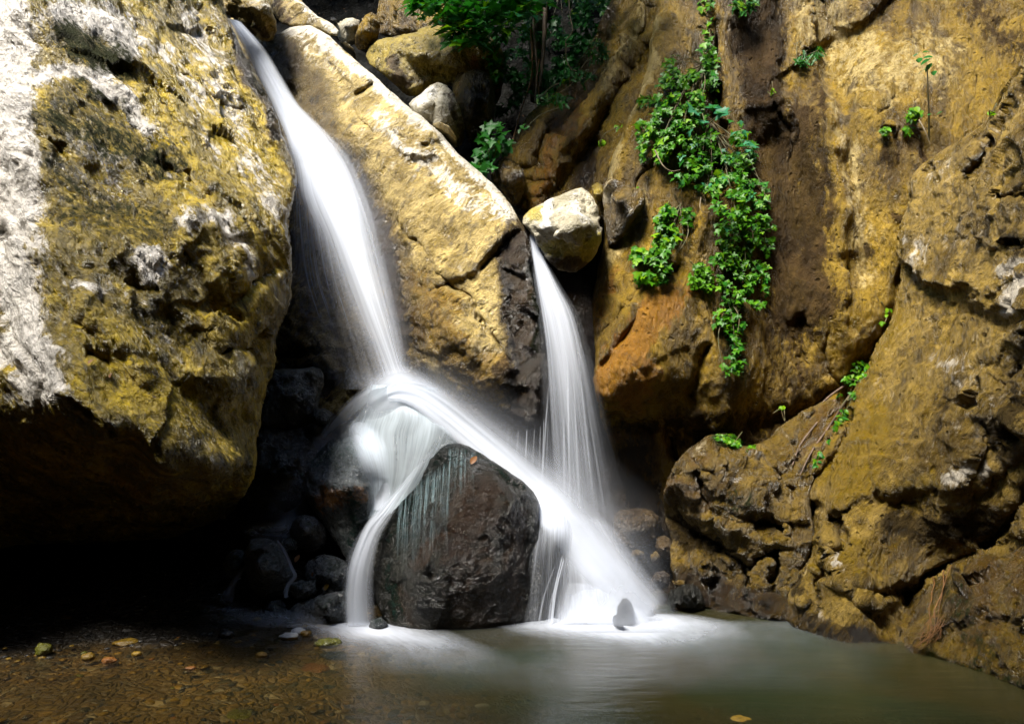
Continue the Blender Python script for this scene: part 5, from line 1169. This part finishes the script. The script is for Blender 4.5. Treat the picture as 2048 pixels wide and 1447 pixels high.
# small cascade on the left
w = fall('small misty cascade trickling over dark stones on the left', (470, 1220), 5.3)
stream('water_sheet', [(496, 1120, 5, .2, 5.5), (482, 1142, 8, .45, 5.45), (466, 1165, 10, .55, 5.4), (458, 1188, 18, .5, 5.36), (452, 1204, 30, .3, 5.33)], M['mist'], w, seed=71, nu=12)
stream('water_sheet', [(548, 1072, 5, .3, 5.3), (568, 1100, 5, .45, 5.22), (584, 1135, 5, .5, 5.15), (590, 1152, 6, .5, 5.12), (576, 1170, 6, .45, 5.1), (570, 1195, 7, .35, 5.06)], M['mist'], w, seed=72, nu=10)
stream('water_film', [(600, 1040, 34, .22, 5.62), (560, 1062, 26, .35, 5.5), (520, 1062, 20, .3, 5.5), (490, 1066, 16, .15, 5.5)], M['mist'], w, seed=73, nu=16)
sheet('water_film', [row5(None, (340, 400, 460, 530, 590), 1186, (0, .2, .34, .12, 0)), row5(None, (330, 400, 470, 560, 620), 1202, (0, .3, .42, .2, 0)), row5(None, (370, 440, 510, 570, 630), 1220, (0, .16, .3, .26, 0)), row5(None, (400, 470, 540, 590, 650), 1236, (0, .14, .26, .26, 0)), row5(None, (430, 500, 560, 610, 660), 1254, (0, .0, .1, .1, 0))],
      M['foam'], w, None, nu=40, nv=40, seed=74, flat_z=0.09)

# foam lying on the pool
f1 = sheet('foam', [row5(None, (1120, 1190, 1250, 1310, 1370), 1224, (0, .5, .6, .4, 0)), row5(None, (1040, 1130, 1230, 1330, 1430), 1234, (0, .8, 1, .8, 0)), row5(None, (985, 1110, 1230, 1340, 1480), 1246, (0, .85, 1, .75, 0)), row5(None, (1010, 1120, 1240, 1350, 1500), 1260, (0, .6, 1, .7, 0)),
                    row5(None, (1060, 1160, 1270, 1370, 1510), 1274, (0, .25, .7, .4, 0)), row5(None, (1100, 1200, 1300, 1390, 1520), 1290, (0, .08, .24, .16, 0)), row5(None, (1130, 1230, 1320, 1420, 1540), 1312, (0, .02, .06, .04, 0)), row5(None, (1130, 1230, 1320, 1420, 1540), 1340, (0, 0, 0, 0, 0))],
           M['foam'], None, None, nu=60, nv=60, seed=81, flat_z=0.012)
tag(f1, 'broad white foam on the pool below the right cascade', kind='stuff')
f2 = sheet('foam', [row5(None, (600, 660, 720, 780, 840), 1240, (0, .4, .7, .3, 0)), row5(None, (600, 660, 730, 800, 880), 1252, (0, .6, .95, .6, 0)), row5(None, (610, 680, 750, 820, 920), 1266, (0, .45, .9, .7, 0)), row5(None, (630, 700, 780, 860, 960), 1282, (0, .22, .5, .5, 0)),
                    row5(None, (640, 730, 810, 890, 1010), 1300, (0, .12, .3, .28, 0)), row5(None, (650, 740, 830, 920, 1040), 1324, (0, .06, .14, .12, 0)), row5(None, (650, 740, 830, 920, 1040), 1350, (0, 0, 0, 0, 0))],
           M['foam'], None, None, nu=60, nv=60, seed=82, flat_z=0.010)
tag(f2, 'soft white foam on the pool left of the blocky wet boulder', kind='stuff')
f3 = sheet('foam', [row5(None, (900, 1100, 1300, 1500, 1720), 1238, (0, .05, .14, .14, 0)), row5(None, (850, 1060, 1300, 1540, 1800), 1268, (0, .05, .10, .08, 0)), row5(None, (800, 1050, 1300, 1560, 1850), 1300, (0, .03, .07, .05, 0)), row5(None, (760, 1000, 1260, 1500, 1800), 1340, (0, .06, .1, .06, 0)), row5(None, (760, 1000, 1260, 1500, 1800), 1390, (0, 0, 0, 0, 0))],
           M['foam'], None, None, nu=60, nv=60, seed=83, flat_z=0.007)
tag(f3, 'thin grey veil of stirred-up water spreading over the pool', kind='stuff')

# ------------------------------------------------------------------ plants
M['leaf_lime'] = leaf_mat('lime_leaf', (0.030, 0.14, 0.002), (0.17, 0.32, 0.004))
M['leaf_green'] = leaf_mat('green_leaf', (0.008, 0.075, 0.006), (0.028, 0.16, 0.014))
M['leaf_blue'] = leaf_mat('bluish_leaf', (0.014, 0.12, 0.045), (0.055, 0.22, 0.11))
M['leaf_dark'] = leaf_mat('deep_green_leaf', (0.006, 0.055, 0.010), (0.02, 0.15, 0.02))
M['leaf_moss'] = leaf_mat('mossy_leaf', (0.02, 0.09, 0.002), (0.10, 0.26, 0.006))
M['leaf_shade'] = leaf_mat('shade_toned_leaf', (0.012, 0.075, 0.002), (0.06, 0.20, 0.004))  # darker copy for small leaves, painting shadowed gaps between the bright ones
M['stem'] = bark_mat('green_brown_stem', (0.10, 0.07, 0.025), (0.05, 0.06, 0.015))
M['bark'] = bark_mat('dark_bark', (0.045, 0.028, 0.018), (0.12, 0.075, 0.045))
M['vine'] = bark_mat('pale_vine', (0.22, 0.17, 0.10), (0.12, 0.09, 0.05))
M['root'] = bark_mat('rusty_root', (0.16, 0.065, 0.008), (0.07, 0.03, 0.006))
M['dead_leaf'] = leaf_mat('dead_leaf', (0.10, 0.035, 0.01), (0.16, 0.07, 0.02), 0.1)
prs = random.Random(11)


def leaf_shape(kind, seed):
    r = random.Random(seed)
    if kind == 'lobed':
        tips = [(-150, .55), (-75, .78), (0, 1.0), (75, .78), (150, .55)]
        pts = []
        for k, (a, l) in enumerate(tips):
            a += r.uniform(-8, 8); l *= r.uniform(.88, 1.08)
            for da, kk in ((-17, .72), (0, 1.0), (17, .72)):
                pts.append((a + da, l * kk))
            if k < 4: pts.append(((a + tips[k + 1][0]) / 2, .40 * r.uniform(.85, 1.15)))
        out = [(math.sin(math.radians(a)) * l * .62, .38 + math.cos(math.radians(a)) * l * .62) for a, l in pts]
        return [(0.0, 0.0)] + out[::1]
    if kind == 'oval':
        return [(0, 0), (-.16, .14), (-.27, .38), (-.25, .62), (-.13, .86), (0, 1), (.13, .86), (.25, .62), (.27, .38), (.16, .14)]
    if kind == 'round':
        out = []
        for k in range(12):
            a = -160 + k * 320 / 11
            l = .5 * (1.0 if k % 2 else .86)
            out.append((math.sin(math.radians(a)) * l, .5 + math.cos(math.radians(a)) * l))
        return [(0, 0)] + out
    # frond: a narrow leaf with toothed edges
    L = [(0, 0)]
    for k in range(1, 7): L += [(-.05 - .15 * math.sin(k / 7 * 3.1), k / 7), (-.05, k / 7 + .05)]
    L += [(0, 1)]
    return L + [(-x, y) for x, y in reversed(L[1:-1])]


def leaf_mesh(name, kind, seed, mat):
    pts = leaf_shape(kind, seed)
    r = random.Random(seed + 5)
    bend = r.uniform(.12, .30); fold = r.uniform(.15, .35)
    V = [(0, .42, -bend * .17 + .0)] + [(x, y, fold * abs(x) - bend * y * y) for x, y in pts]
    n = len(pts)
    tri = [(0, 1 + i, 1 + (i + 1) % n) for i in range(n)]
    V = np.array(V); 
    # the polygons run clockwise seen from above: turn them so that +Z is the upper side
    return mesh_np(name, V, None, [(a, c, b) for a, b, c in tri], mat, True)


LEAF = {}
def leaf(kind, mat):
    k = (kind, mat)
    if k not in LEAF:
        LEAF[k] = [leaf_mesh('leaf', kind, 70 + 13 * s, M[mat]) for s in range(4)]
    return prs.choice(LEAF[k])


def tube(name, pts, r0, r1, mat, parent=None, sides=6, n=None, label=None):
    A = cr(np.array(pts, float), n or max(6, len(pts) * 4))
    tg = np.gradient(A, axis=0); tg /= np.linalg.norm(tg, axis=1, keepdims=True) + 1e-9
    ref = np.array([0.3, 1.0, 0.2]); ref /= np.linalg.norm(ref)
    s1 = np.cross(tg, ref); s1 /= np.linalg.norm(s1, axis=1, keepdims=True) + 1e-9
    s2 = np.cross(tg, s1)
    rr = np.linspace(r0, r1, len(A))[:, None]
    ring = [A + rr * (math.cos(k / sides * 2 * math.pi) * s1 + math.sin(k / sides * 2 * math.pi) * s2) for k in range(sides)]
    V = np.stack(ring, 1).reshape(-1, 3)
    q = []
    for i in range(len(A) - 1):
        for k in range(sides):
            a, b = i * sides + k, i * sides + (k + 1) % sides
            q.append((a, b, b + sides, a + sides))
    loc = A[0]
    o = link_mesh(name, mesh_np(name, V - loc, q, None, mat), loc, parent)
    if label: o['label'] = label
    return o


def at(px, py, keys, off, default=7.0):
    s_ = surf(px, py, keys)
    Y = (s_ if s_ is not None else default) - off
    return Vector([float(v) for v in P(np.float64(px), np.float64(py), Y)]), Y


def plant(name, label, cat, root_px, blobs, keys, kind, mats, size, n, n_small=0, lift=(0.03, 0.16), default=7.0, group=None, face=(-0.25, -0.8, 0.65), droop=1.0, stems=8, small_kind=None):
    """blobs: (px, py, rx, ry, weight); size in photo pixels (lo, hi)."""
    base, Yb = at(root_px[0], root_px[1], keys, 0.02, default)
    root = tag(empty(name, base), label, cat, group)
    wsum = [b[4] for b in blobs]
    small_V, small_T, nv = [], [], 0
    tips = []
    for i in range(n + n_small):
        b = prs.choices(blobs, wsum)[0]
        while True:
            x, y = prs.uniform(-1, 1), prs.uniform(-1, 1)
            if x * x + y * y < 1 and (n + n_small < 300 or perlin(np.array([[(b[0] + x * b[2]) / 30, (b[1] + y * b[3]) / 24, n * .37]]), 5)[0] > -.06): break
        px, py = b[0] + x * b[2], b[1] + y * b[3]
        pos, Y = at(px, py, keys, prs.uniform(*lift), default)
        s = prs.uniform(*size) / F * Y
        if i >= n: s *= 0.75
        nrm = Vector((face[0] + prs.gauss(0, .42), face[1] + prs.gauss(0, .35), face[2] + prs.gauss(0, .35))).normalized()
        tipd = Vector((prs.gauss(0, .8), prs.gauss(-.2, .4), -droop + prs.gauss(0, .6)))
        tipd = (tipd - nrm * tipd.dot(nrm)).normalized()
        xa = tipd.cross(nrm)
        m = Matrix((xa, tipd, nrm)).transposed().to_4x4()
        mt = prs.choices([q[0] for q in mats], [q[1] for q in mats])[0]
        if i < n:
            o = bpy.data.objects.new('leaf', leaf(kind, mt))
            COL.objects.link(o)
            o.parent = root
            o.matrix_local = Matrix.Translation(pos - base - tipd * s * .4) @ m @ Matrix.Diagonal((s * prs.uniform(.85, 1.15), s, s, 1))
            tips.append(pos)
        else:
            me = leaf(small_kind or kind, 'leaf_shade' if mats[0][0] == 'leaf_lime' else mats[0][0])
            V = np.array([v.co[:] for v in me.vertices])
            mm = np.array(m.to_3x3())
            V = (V * s) @ mm.T + np.array(pos - base)
            small_V.append(V)
            small_T.append(np.array([p.vertices[:] for p in me.polygons]) + nv)
            nv += len(V)
    if small_V:
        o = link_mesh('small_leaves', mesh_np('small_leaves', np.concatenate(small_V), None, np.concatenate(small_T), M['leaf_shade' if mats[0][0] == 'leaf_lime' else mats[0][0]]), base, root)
        o['kind'] = 'stuff'
    for k in range(min(stems, len(tips))):
        tp = prs.choice(tips)
        mid = (base + tp) / 2 + Vector((prs.gauss(0, .05), -0.04, prs.gauss(0, .05)))
        tube('stem', [base, mid, tp], 0.006, 0.0025, M['stem'], root, sides=5)
    return root


CM = ['cliff_main']
lime = [('leaf_lime', 6), ('leaf_green', 1.5)]
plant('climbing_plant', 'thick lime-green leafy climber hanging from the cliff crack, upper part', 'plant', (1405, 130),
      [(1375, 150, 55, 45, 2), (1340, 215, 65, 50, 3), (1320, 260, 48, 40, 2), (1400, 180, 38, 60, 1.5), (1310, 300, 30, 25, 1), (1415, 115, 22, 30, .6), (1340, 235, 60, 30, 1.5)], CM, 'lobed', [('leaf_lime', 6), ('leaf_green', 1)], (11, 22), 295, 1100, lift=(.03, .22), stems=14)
plant('climbing_plant', 'tangled green climber with bluish leaves in the middle of the cliff', 'plant', (1420, 240),
      [(1405, 300, 50, 50, 2), (1440, 330, 70, 60, 3), (1470, 290, 40, 50, 1.5), (1480, 390, 55, 50, 2.5), (1385, 345, 40, 30, 1), (1505, 430, 30, 50, 1.5), (1460, 440, 30, 40, 1)], CM, 'lobed', [('leaf_lime', 6), ('leaf_green', 3), ('leaf_blue', 2)], (11, 22), 298, 1200, lift=(.03, .24), stems=16)
plant('climbing_plant', 'dense dark-edged green growth trailing below the bluish climber', 'plant', (1480, 450),
      [(1470, 500, 42, 40, 2), (1500, 520, 38, 60, 2), (1450, 520, 28, 36, 1), (1480, 570, 44, 34, 1.5), (1515, 580, 22, 34, 1), (1530, 470, 20, 40, .6)], CM, 'lobed', [('leaf_lime', 4), ('leaf_moss', 4), ('leaf_green', 2)], (10, 20), 200, 700, lift=(.02, .14), stems=10)
plant('climbing_plant', 'lime-green leafy clump on the cliff above the rusty orange patch', 'plant', (1360, 410),
      [(1350, 430, 32, 30, 2), (1325, 465, 34, 34, 2), (1300, 505, 34, 30, 2), (1310, 540, 42, 26, 1.5), (1285, 530, 22, 24, 1)], CM, 'lobed', [('leaf_lime', 6), ('leaf_green', .6)], (12, 26), 150, 350, lift=(.03, .16), stems=10)
plant('climbing_plant', 'rounded dark green mossy cushion left of the trailing growth', 'plant', (1400, 540), [(1402, 560, 24, 36, 1), (1398, 545, 18, 20, 1)], CM, 'round', [('leaf_moss', 4), ('leaf_green', 1)], (7, 12), 60, 300, lift=(.02, .10), stems=3)
plant('climbing_plant', 'thin green trail of small leaves hanging lowest on the cliff', 'plant', (1455, 600), [(1455, 620, 24, 26, 1), (1465, 650, 20, 30, 1.2), (1472, 690, 14, 22, .7), (1465, 728, 22, 20, 1), (1440, 640, 16, 12, .5)], CM, 'lobed', [('leaf_lime', 3), ('leaf_green', 3), ('leaf_moss', 2)], (12, 22), 60, 140, lift=(.02, .10), stems=6)
plant('fig_seedling', 'pale bluish fig leaves jutting out over the upper climber', 'plant', (1405, 260), [(1412, 222, 34, 14, 1), (1400, 240, 20, 10, .5)], CM, 'lobed', [('leaf_blue', 1)], (26, 42), 9, 0, lift=(.3, .4), face=(0, -.5, .9), droop=.1, stems=5)
plant('fig_seedling', 'small bluish sprig sticking out right of the middle climber', 'plant', (1480, 310), [(1500, 294, 20, 9, 1)], CM, 'lobed', [('leaf_blue', 1)], (18, 26), 6, 0, lift=(.28, .36), face=(0, -.5, .9), droop=.1, stems=3)
plant('fern', 'green tuft at the very top of the cliff crack', 'fern', (1410, -4), [(1412, 8, 16, 22, 1), (1420, 60, 12, 34, .8)], CM, 'lobed', [('leaf_lime', 1)], (12, 22), 26, 20, stems=4)
plant('fern', 'green tuft hanging at the top edge of the dark water stain', 'fern', (1485, -6), [(1488, 8, 22, 16, 1)], CM, 'frond', [('leaf_green', 2), ('leaf_lime', 2)], (18, 30), 24, 20, stems=4)
plant('fern', 'little dark green fern on the lip left of the bright rock edge', 'fern', (1630, 102), [(1625, 108, 20, 10, 1), (1605, 120, 16, 8, 1), (1638, 100, 8, 5, .6)], CM, 'frond', [('leaf_green', 2), ('leaf_lime', 1)], (14, 26), 26, 30, stems=5)
plant('seedling', 'single tiny seedling in the dark stain below the tuft', 'plant', (1545, 186), [(1545, 183, 9, 6, 1)], CM, 'oval', [('leaf_lime', 1)], (8, 14), 6, 0, stems=2)
plant('fern', 'yellow-green tuft above the brown drip mark on the ochre wall', 'fern', (1826, 240), [(1828, 228, 16, 14, 1), (1815, 250, 8, 20, .5)], CM, 'oval', [('leaf_lime', 1)], (12, 20), 22, 30, stems=4)
plant('moss_tuft', 'dark mossy knob left of the yellow-green tuft', 'moss', (1770, 262), [(1770, 262, 9, 8, 1)], CM, 'round', [('leaf_moss', 1)], (6, 10), 14, 60, lift=(.02, .08), stems=1)
plant('seedling', 'pair of small leaves on the upper edge of the right slab', 'plant', (1980, 232), [(1982, 228, 9, 5, 1)], ['slab_right', 'cliff_main'], 'oval', [('leaf_lime', 1)], (12, 18), 5, 0, stems=2)
plant('creeping_plant', 'bright green strip of leaves in the crack beside the right slab', 'plant', (1700, 790), [(1722, 738, 16, 18, 1), (1706, 766, 20, 20, 1.2), (1696, 790, 16, 20, 1.2), (1682, 822, 12, 18, 1), (1670, 846, 10, 14, .8)], ['slab_right', 'cliff_main'], 'oval', [('leaf_lime', 5), ('leaf_green', 1)], (8, 16), 90, 220, lift=(.02, .09), stems=6)
plant('creeping_plant', 'small green sprout low in the crack left of the right slab', 'plant', (1650, 882), [(1650, 880, 12, 6, 1), (1638, 908, 11, 9, 1), (1632, 926, 7, 6, .6)], ['slab_right', 'cliff_main'], 'oval', [('leaf_green', 2), ('leaf_lime', 2)], (9, 15), 26, 20, lift=(.02, .07), stems=3)
plant('creeping_plant', 'bright green mat of tiny leaves on the outcrop ledge', 'plant', (1470, 880), [(1450, 874, 22, 7, 1), (1480, 886, 24, 7, 1), (1502, 896, 12, 6, .5)], ['rock_outcrop', 'cliff_main'], 'round', [('leaf_lime', 3), ('leaf_moss', 1)], (6, 11), 90, 260, lift=(.01, .06), stems=3)
plant('seedling', 'lone sprout on the rock right of the mat of tiny leaves', 'plant', (1568, 812), [(1568, 812, 9, 6, 1)], ['rock_outcrop', 'cliff_main', 'slab_right'], 'oval', [('leaf_lime', 1)], (8, 13), 6, 0, stems=2)
plant('seedling', 'tiny sprig high in the crack at the corner of the right slab', 'plant', (1778, 622), [(1776, 620, 5, 12, 1), (1766, 646, 6, 6, 1)], ['slab_right', 'cliff_main'], 'oval', [('leaf_lime', 1)], (7, 12), 10, 0, stems=2)
plant('seedling', 'small yellowish sprig on a thin stem beside the upper climber', 'plant', (1315, 312), [(1325, 314, 16, 5, 1)], CM, 'oval', [('leaf_lime', 1)], (9, 14), 8, 0, lift=(.05, .1), stems=3)
plant('seedling', 'little leaves on the bright ridge above the grey-white boulder', 'plant', (1268, 378), [(1268, 376, 9, 5, 1)], CM, 'oval', [('leaf_lime', 1)], (8, 12), 5, 0, stems=2)

# sapling standing out from the ochre wall
b0, Y0 = at(1858, 282, ['slab_right', 'cliff_main'], 0.05)
sap = tag(empty('sapling', b0), 'slender sapling with a few pale bluish leaves against the ochre wall', 'sapling')
pts = [b0] + [Vector([float(v) for v in P(np.float64(x), np.float64(y), Y0 - d)]) for x, y, d in ((1858, 230, .08), (1856, 180, .14), (1854, 130, .18))]
tube('stem', pts, 0.010, 0.005, M['stem'], sap)
for k, (x, y, s) in enumerate([(1838, 106, 15), (1860, 104, 14), (1846, 116, 14), (1838, 126, 17), (1864, 126, 16), (1852, 138, 17), (1868, 142, 16), (1860, 118, 16), (1830, 112, 14), (1864, 228, 12), (1872, 230, 10)]):
    p = Vector([float(v) for v in P(np.float64(x), np.float64(y), Y0 - .22)])
    o = bpy.data.objects.new('leaf', leaf('oval', 'leaf_blue')); COL.objects.link(o); o.parent = sap
    o.matrix_local = Matrix.Translation(p - b0) @ Matrix.Rotation(prs.uniform(0, 6.3), 4, 'Z') @ Matrix.Rotation(prs.uniform(-.5, .8), 4, 'X') @ Matrix.Scale(s / F * Y0 * 1.2, 4)

# leafy gully at the top
BK = ['cliff']
plant('fern', 'bright green fern in the black gap behind the slab ridge', 'fern', (985, 330), [(985, 270, 26, 26, 1.5), (1000, 285, 20, 22, 1), (975, 310, 24, 24, 1.5), (960, 335, 16, 12, .8)], [], 'lobed', [('leaf_green', 4), ('leaf_lime', 1)], (24, 40), 46, 40, default=7.25, lift=(0, .3), stems=8)
plant('ivy', 'dark green ivy covering the shaded back wall of the gully', 'ivy', (1120, -30), [(1130, 60, 70, 70, 2), (1060, 110, 60, 80, 1.5), (1190, 40, 50, 60, 1.2), (1010, 170, 40, 60, .8), (1110, 160, 50, 40, 1), (1150, 110, 50, 40, 1), (1010, 40, 60, 60, 1)], [], 'lobed', [('leaf_dark', 3), ('leaf_green', 3), ('leaf_lime', .8)], (14, 26), 260, 1500, default=8.7, lift=(0, .7), stems=10)
plant('fern', 'yellow-green ferny growth on the ochre rock under the branch', 'fern', (975, 60), [(980, 100, 18, 34, 1), (1000, 60, 20, 20, .6), (990, 140, 14, 16, .5)], [], 'oval', [('leaf_lime', 2), ('leaf_green', 1)], (10, 18), 50, 80, default=8.15, lift=(0, .15), stems=5)
plant('seedling', 'small green sprig on the brown rib below the gully', 'plant', (1130, 212), [(1128, 210, 10, 8, 1), (1045, 256, 11, 9, 1)], [], 'oval', [('leaf_green', 1)], (10, 16), 14, 0, default=6.95, lift=(0, .08), stems=2)
plant('seedling', 'yellow-green sprig in the crack between the brown ribs', 'plant', (1200, 290), [(1202, 285, 8, 6, 1), (1238, 255, 8, 8, 1)], [], 'oval', [('leaf_lime', 1)], (9, 14), 12, 0, default=6.6, lift=(0, .08), stems=2)
plant('grass_tuft', 'grassy green fringe along the top of the brown rib', 'grass', (1150, 160), [(1150, 150, 40, 16, 1), (1105, 195, 34, 14, 1), (1195, 100, 20, 22, .8)], [], 'frond', [('leaf_dark', 2), ('leaf_moss', 1)], (14, 24), 50, 160, default=7.2, lift=(0, .12), stems=3)

# overhanging tree whose branch hangs into the top of the picture
Yt = 7.4
tb = Vector([float(v) for v in P(np.float64(1075), np.float64(200), 8.3)])
tree = tag(empty('tree', tb), 'leafy tree branch with dark maple-like leaves hanging into the top of the gully', 'tree')
tube('trunk', [tb, tb + Vector((-.02, 0, .6)), tb + Vector((.02, -.1, 1.6)), tb + Vector((0, -.2, 3.2))], 0.09, 0.07, M['bark'], tree, sides=9)
up = tb + Vector((0, -.15, 2.2))
for e in [(1000, 30), (900, 20), (1060, 20), (960, -40), (850, 0), (1150, -30)]:
    tp = Vector([float(v) for v in P(np.float64(e[0]), np.float64(e[1]), Yt)])
    tube('branch', [up, (up + tp) / 2 + Vector((0, -.1, .25)), tp], 0.03, 0.006, M['bark'], tree)
def tree_leaves(blobs, n, as_parts, mt, Y, dy, size):
    Vs, Ts, nv = [], [], 0
    for i in range(n):
        b = prs.choices(blobs, [q[4] for q in blobs])[0]
        while True:
            x, y = prs.uniform(-1, 1), prs.uniform(-1, 1)
            if x * x + y * y < 1: break
        YY = Y + prs.uniform(-dy, dy)
        p = Vector([float(v) for v in P(np.float64(b[0] + x * b[2]), np.float64(b[1] + y * b[3]), YY)])
        s = prs.uniform(*size) / F * YY
        nrm = Vector((prs.gauss(-.1, .35), prs.gauss(-.45, .3), 1)).normalized()
        td = Vector((prs.gauss(-.4, .7), prs.gauss(-.5, .4), -.5)); td = (td - nrm * td.dot(nrm)).normalized()
        m = Matrix((td.cross(nrm), td, nrm)).transposed().to_4x4()
        mtx = prs.choices([q[0] for q in mt], [q[1] for q in mt])[0]
        if as_parts:
            o = bpy.data.objects.new('leaf', leaf('lobed', mtx)); COL.objects.link(o); o.parent = tree
            o.matrix_local = Matrix.Translation(p - tb) @ m @ Matrix.Scale(s, 4)
        else:
            me = leaf('lobed', mtx)
            Vs.append((np.array([v.co[:] for v in me.vertices]) * s) @ np.array(m.to_3x3()).T + np.array(p - tb))
            Ts.append(np.array([q.vertices[:] for q in me.polygons]) + nv); nv += len(Vs[-1])
    if Vs:
        o = link_mesh('crown', mesh_np('crown', np.concatenate(Vs), None, np.concatenate(Ts), M[mt[0][0]]), tb, tree)
        o['kind'] = 'stuff'
BL = [(890, 20, 60, 26, 1.5), (945, 40, 60, 40, 2), (1000, 30, 50, 36, 1.5), (930, 70, 46, 26, 1), (850, 8, 28, 12, .7), (1030, 10, 60, 24, 1), (900, -30, 80, 30, 1)]
tree_leaves(BL, 295, True, [('leaf_dark', 1), ('leaf_green', 6), ('leaf_blue', 1), ('leaf_lime', 1)], Yt, .4, (28, 44))
tree_leaves(BL, 260, False, [('leaf_green', 1)], Yt + .3, .4, (22, 36))
tree_leaves([(1000, -260, 330, 170, 1), (1120, -120, 200, 80, 1)], 900, False, [('leaf_dark', 1)], Yt - .3, 1.2, (30, 50))  # unseen crown above the view, added to shade the gully

# hanging roots and bare stems
def strand(label, pts, r, mat, cat='root', name='hanging_root', on=None):
    if on:
        pts = [(x + prs.gauss(0, 2.5), y, (surf(x, y, on) or Y) - .02) for x, y, Y in pts]
    V = [Vector([float(v) for v in P(np.float64(x), np.float64(y), Y)]) for x, y, Y in pts]
    o = tube(name, V, r, r * .5, M[mat], None, sides=6)
    return tag(o, label, cat)
strand('thick brown root hanging straight down in the leafy gully', [(1092, -40, 8.0), (1090, 40, 7.95), (1086, 110, 7.9), (1080, 175, 7.8)], .035, 'bark')
strand('thinner root hanging left of the thick brown one', [(1066, -40, 8.05), (1068, 60, 8.0), (1074, 140, 7.9), (1070, 205, 7.7)], .02, 'bark')
strand('twisted thin root reaching down to the brown rib', [(1062, 60, 8.0), (1064, 150, 7.9), (1042, 220, 7.7), (1020, 300, 7.3), (1005, 340, 7.2)], .012, 'root')
strand('fine rusty root below the thick brown one', [(1078, 120, 7.8), (1074, 160, 7.7), (1078, 190, 7.6), (1070, 215, 7.5)], .009, 'root')
strand('pale bare vine with a kink hanging before the dark ivy', [(1137, -30, 7.8), (1140, 30, 7.75), (1145, 62, 7.7), (1130, 85, 7.7), (1148, 90, 7.68)], .009, 'vine', 'vine', 'hanging_vine')
strand('lower pale vine dangling below the kinked one', [(1132, 88, 7.75), (1133, 118, 7.7), (1142, 138, 7.65), (1158, 142, 7.6)], .008, 'vine', 'vine', 'hanging_vine')
strand('thin pale stem looping under the upper climber', [(1310, 300, 6.05), (1325, 330, 6.0), (1342, 342, 6.0), (1360, 340, 6.02)], .006, 'vine', 'vine', 'hanging_vine')
strand('bent pale stem hanging below the bluish climber', [(1402, 395, 6.05), (1400, 415, 6.0), (1408, 424, 6.0), (1420, 424, 6.0)], .004, 'vine', 'vine', 'hanging_vine')
strand('thin curved stem hanging beside the sapling', [(1838, 240, 5.9), (1850, 262, 5.85), (1860, 288, 5.85)], .006, 'vine', 'vine', 'hanging_vine')
for k, (lab, pts, r) in enumerate([
    ('dark reddish root running down the crack above the corner boulder', [(1888, 1140, 4.72), (1880, 1190, 4.66), (1868, 1240, 4.5), (1852, 1280, 4.35)], .009),
    ('second reddish root, left of the dark one by the corner boulder', [(1868, 1150, 4.8), (1862, 1200, 4.72), (1855, 1240, 4.6), (1840, 1290, 4.42)], .007),
    ('thin root crossing the crack above the corner boulder', [(1900, 1130, 4.65), (1884, 1180, 4.6), (1880, 1215, 4.5), (1866, 1262, 4.38)], .005)]):
    strand(lab, [(a[0] + (b[0] - a[0]) * f, a[1] + (b[1] - a[1]) * f, a[2]) for a, b in zip(pts, pts[1:]) for f in (0, .33, .66)] + [pts[-1]], r * .6, 'root', on=['slab_right', 'corner'])
# fibrous orange root tuft at the water
b0 = Vector([float(v) for v in P(np.float64(1870), np.float64(1245), 4.45)])
tf = tag(empty('root_tuft', b0), 'orange fibrous root tuft hanging to the water beside the corner boulder', 'root tuft')
for k in range(26):
    e = Vector([float(v) for v in P(np.float64(1845 + prs.uniform(-20, 26)), np.float64(1300 - prs.uniform(0, 36)), 4.3 + prs.uniform(-.06, .1))])
    s_ = b0 + Vector((prs.gauss(0, .02), prs.gauss(-.03, .02), prs.gauss(0, .05)))
    tube('fibre', [s_, (s_ + e) / 2 + Vector((prs.gauss(0, .02), -.03, prs.gauss(0, .02))), e], .0025, .0012, M['root'], tf, sides=4, n=7)
# roots on the brown ramp left of the right slab
for k, (lab, pts) in enumerate([
    ('long brown root slanting down the ramp beside the green strip', [(1700, 790), (1660, 850), (1625, 900), (1600, 950)]),
    ('brown root slanting down left of the long one on the ramp', [(1670, 800), (1630, 850), (1600, 890), (1585, 930)]),
    ('short brown root at the top of the ramp', [(1690, 770), (1650, 800), (1620, 840)])]):
    V = [at(x, y, ['slab_right', 'rock_outcrop', 'cliff_main'], .02)[0] for x, y in pts]
    tag(tube('root', V, .012, .006, M['bark'], None), lab, 'root')
# fallen leaves
for k, (lab, x, y, s, mt, keys) in enumerate([
    ('brown fallen leaf stuck on the front of the left boulder', 176, 728, 18, 'dead_leaf', ['left']), ('second brown fallen leaf, lower on the left boulder', 220, 755, 18, 'dead_leaf', ['left']),
    ('dark fallen leaf on the left boulder right of the brown ones', 323, 655, 12, 'dark_stone', ['left']),
    ('red-brown fallen leaf on the wet crown of the blocky boulder', 942, 928, 26, 'dead_leaf', ['wet_front']), ('orange fallen leaf among the stones of the left cascade', 590, 1124, 20, 'dead_leaf', ['cas3', 'cas8', 'cas5']),
    ('yellow fallen leaf on the broad wet block', 650, 1181, 22, 'tan_stone', ['cas7', 'cas8']), ('red fallen leaf on the black rubble of the left cascade', 625, 1152, 12, 'dead_leaf', ['cas8', 'cas6'])]):
    p, Y = at(x, y, keys, .03, 5.2)
    me = leaf_mesh('fallen_leaf', 'oval', 900 + k, M[mt])
    o = link_mesh('fallen_leaf', me, p)
    o.rotation_euler = (R(60), R(prs.uniform(-30, 30)), R(prs.uniform(-40, 40))); o.scale = [s / F * Y * 0.9] * 3
    tag(o, lab, 'leaf')
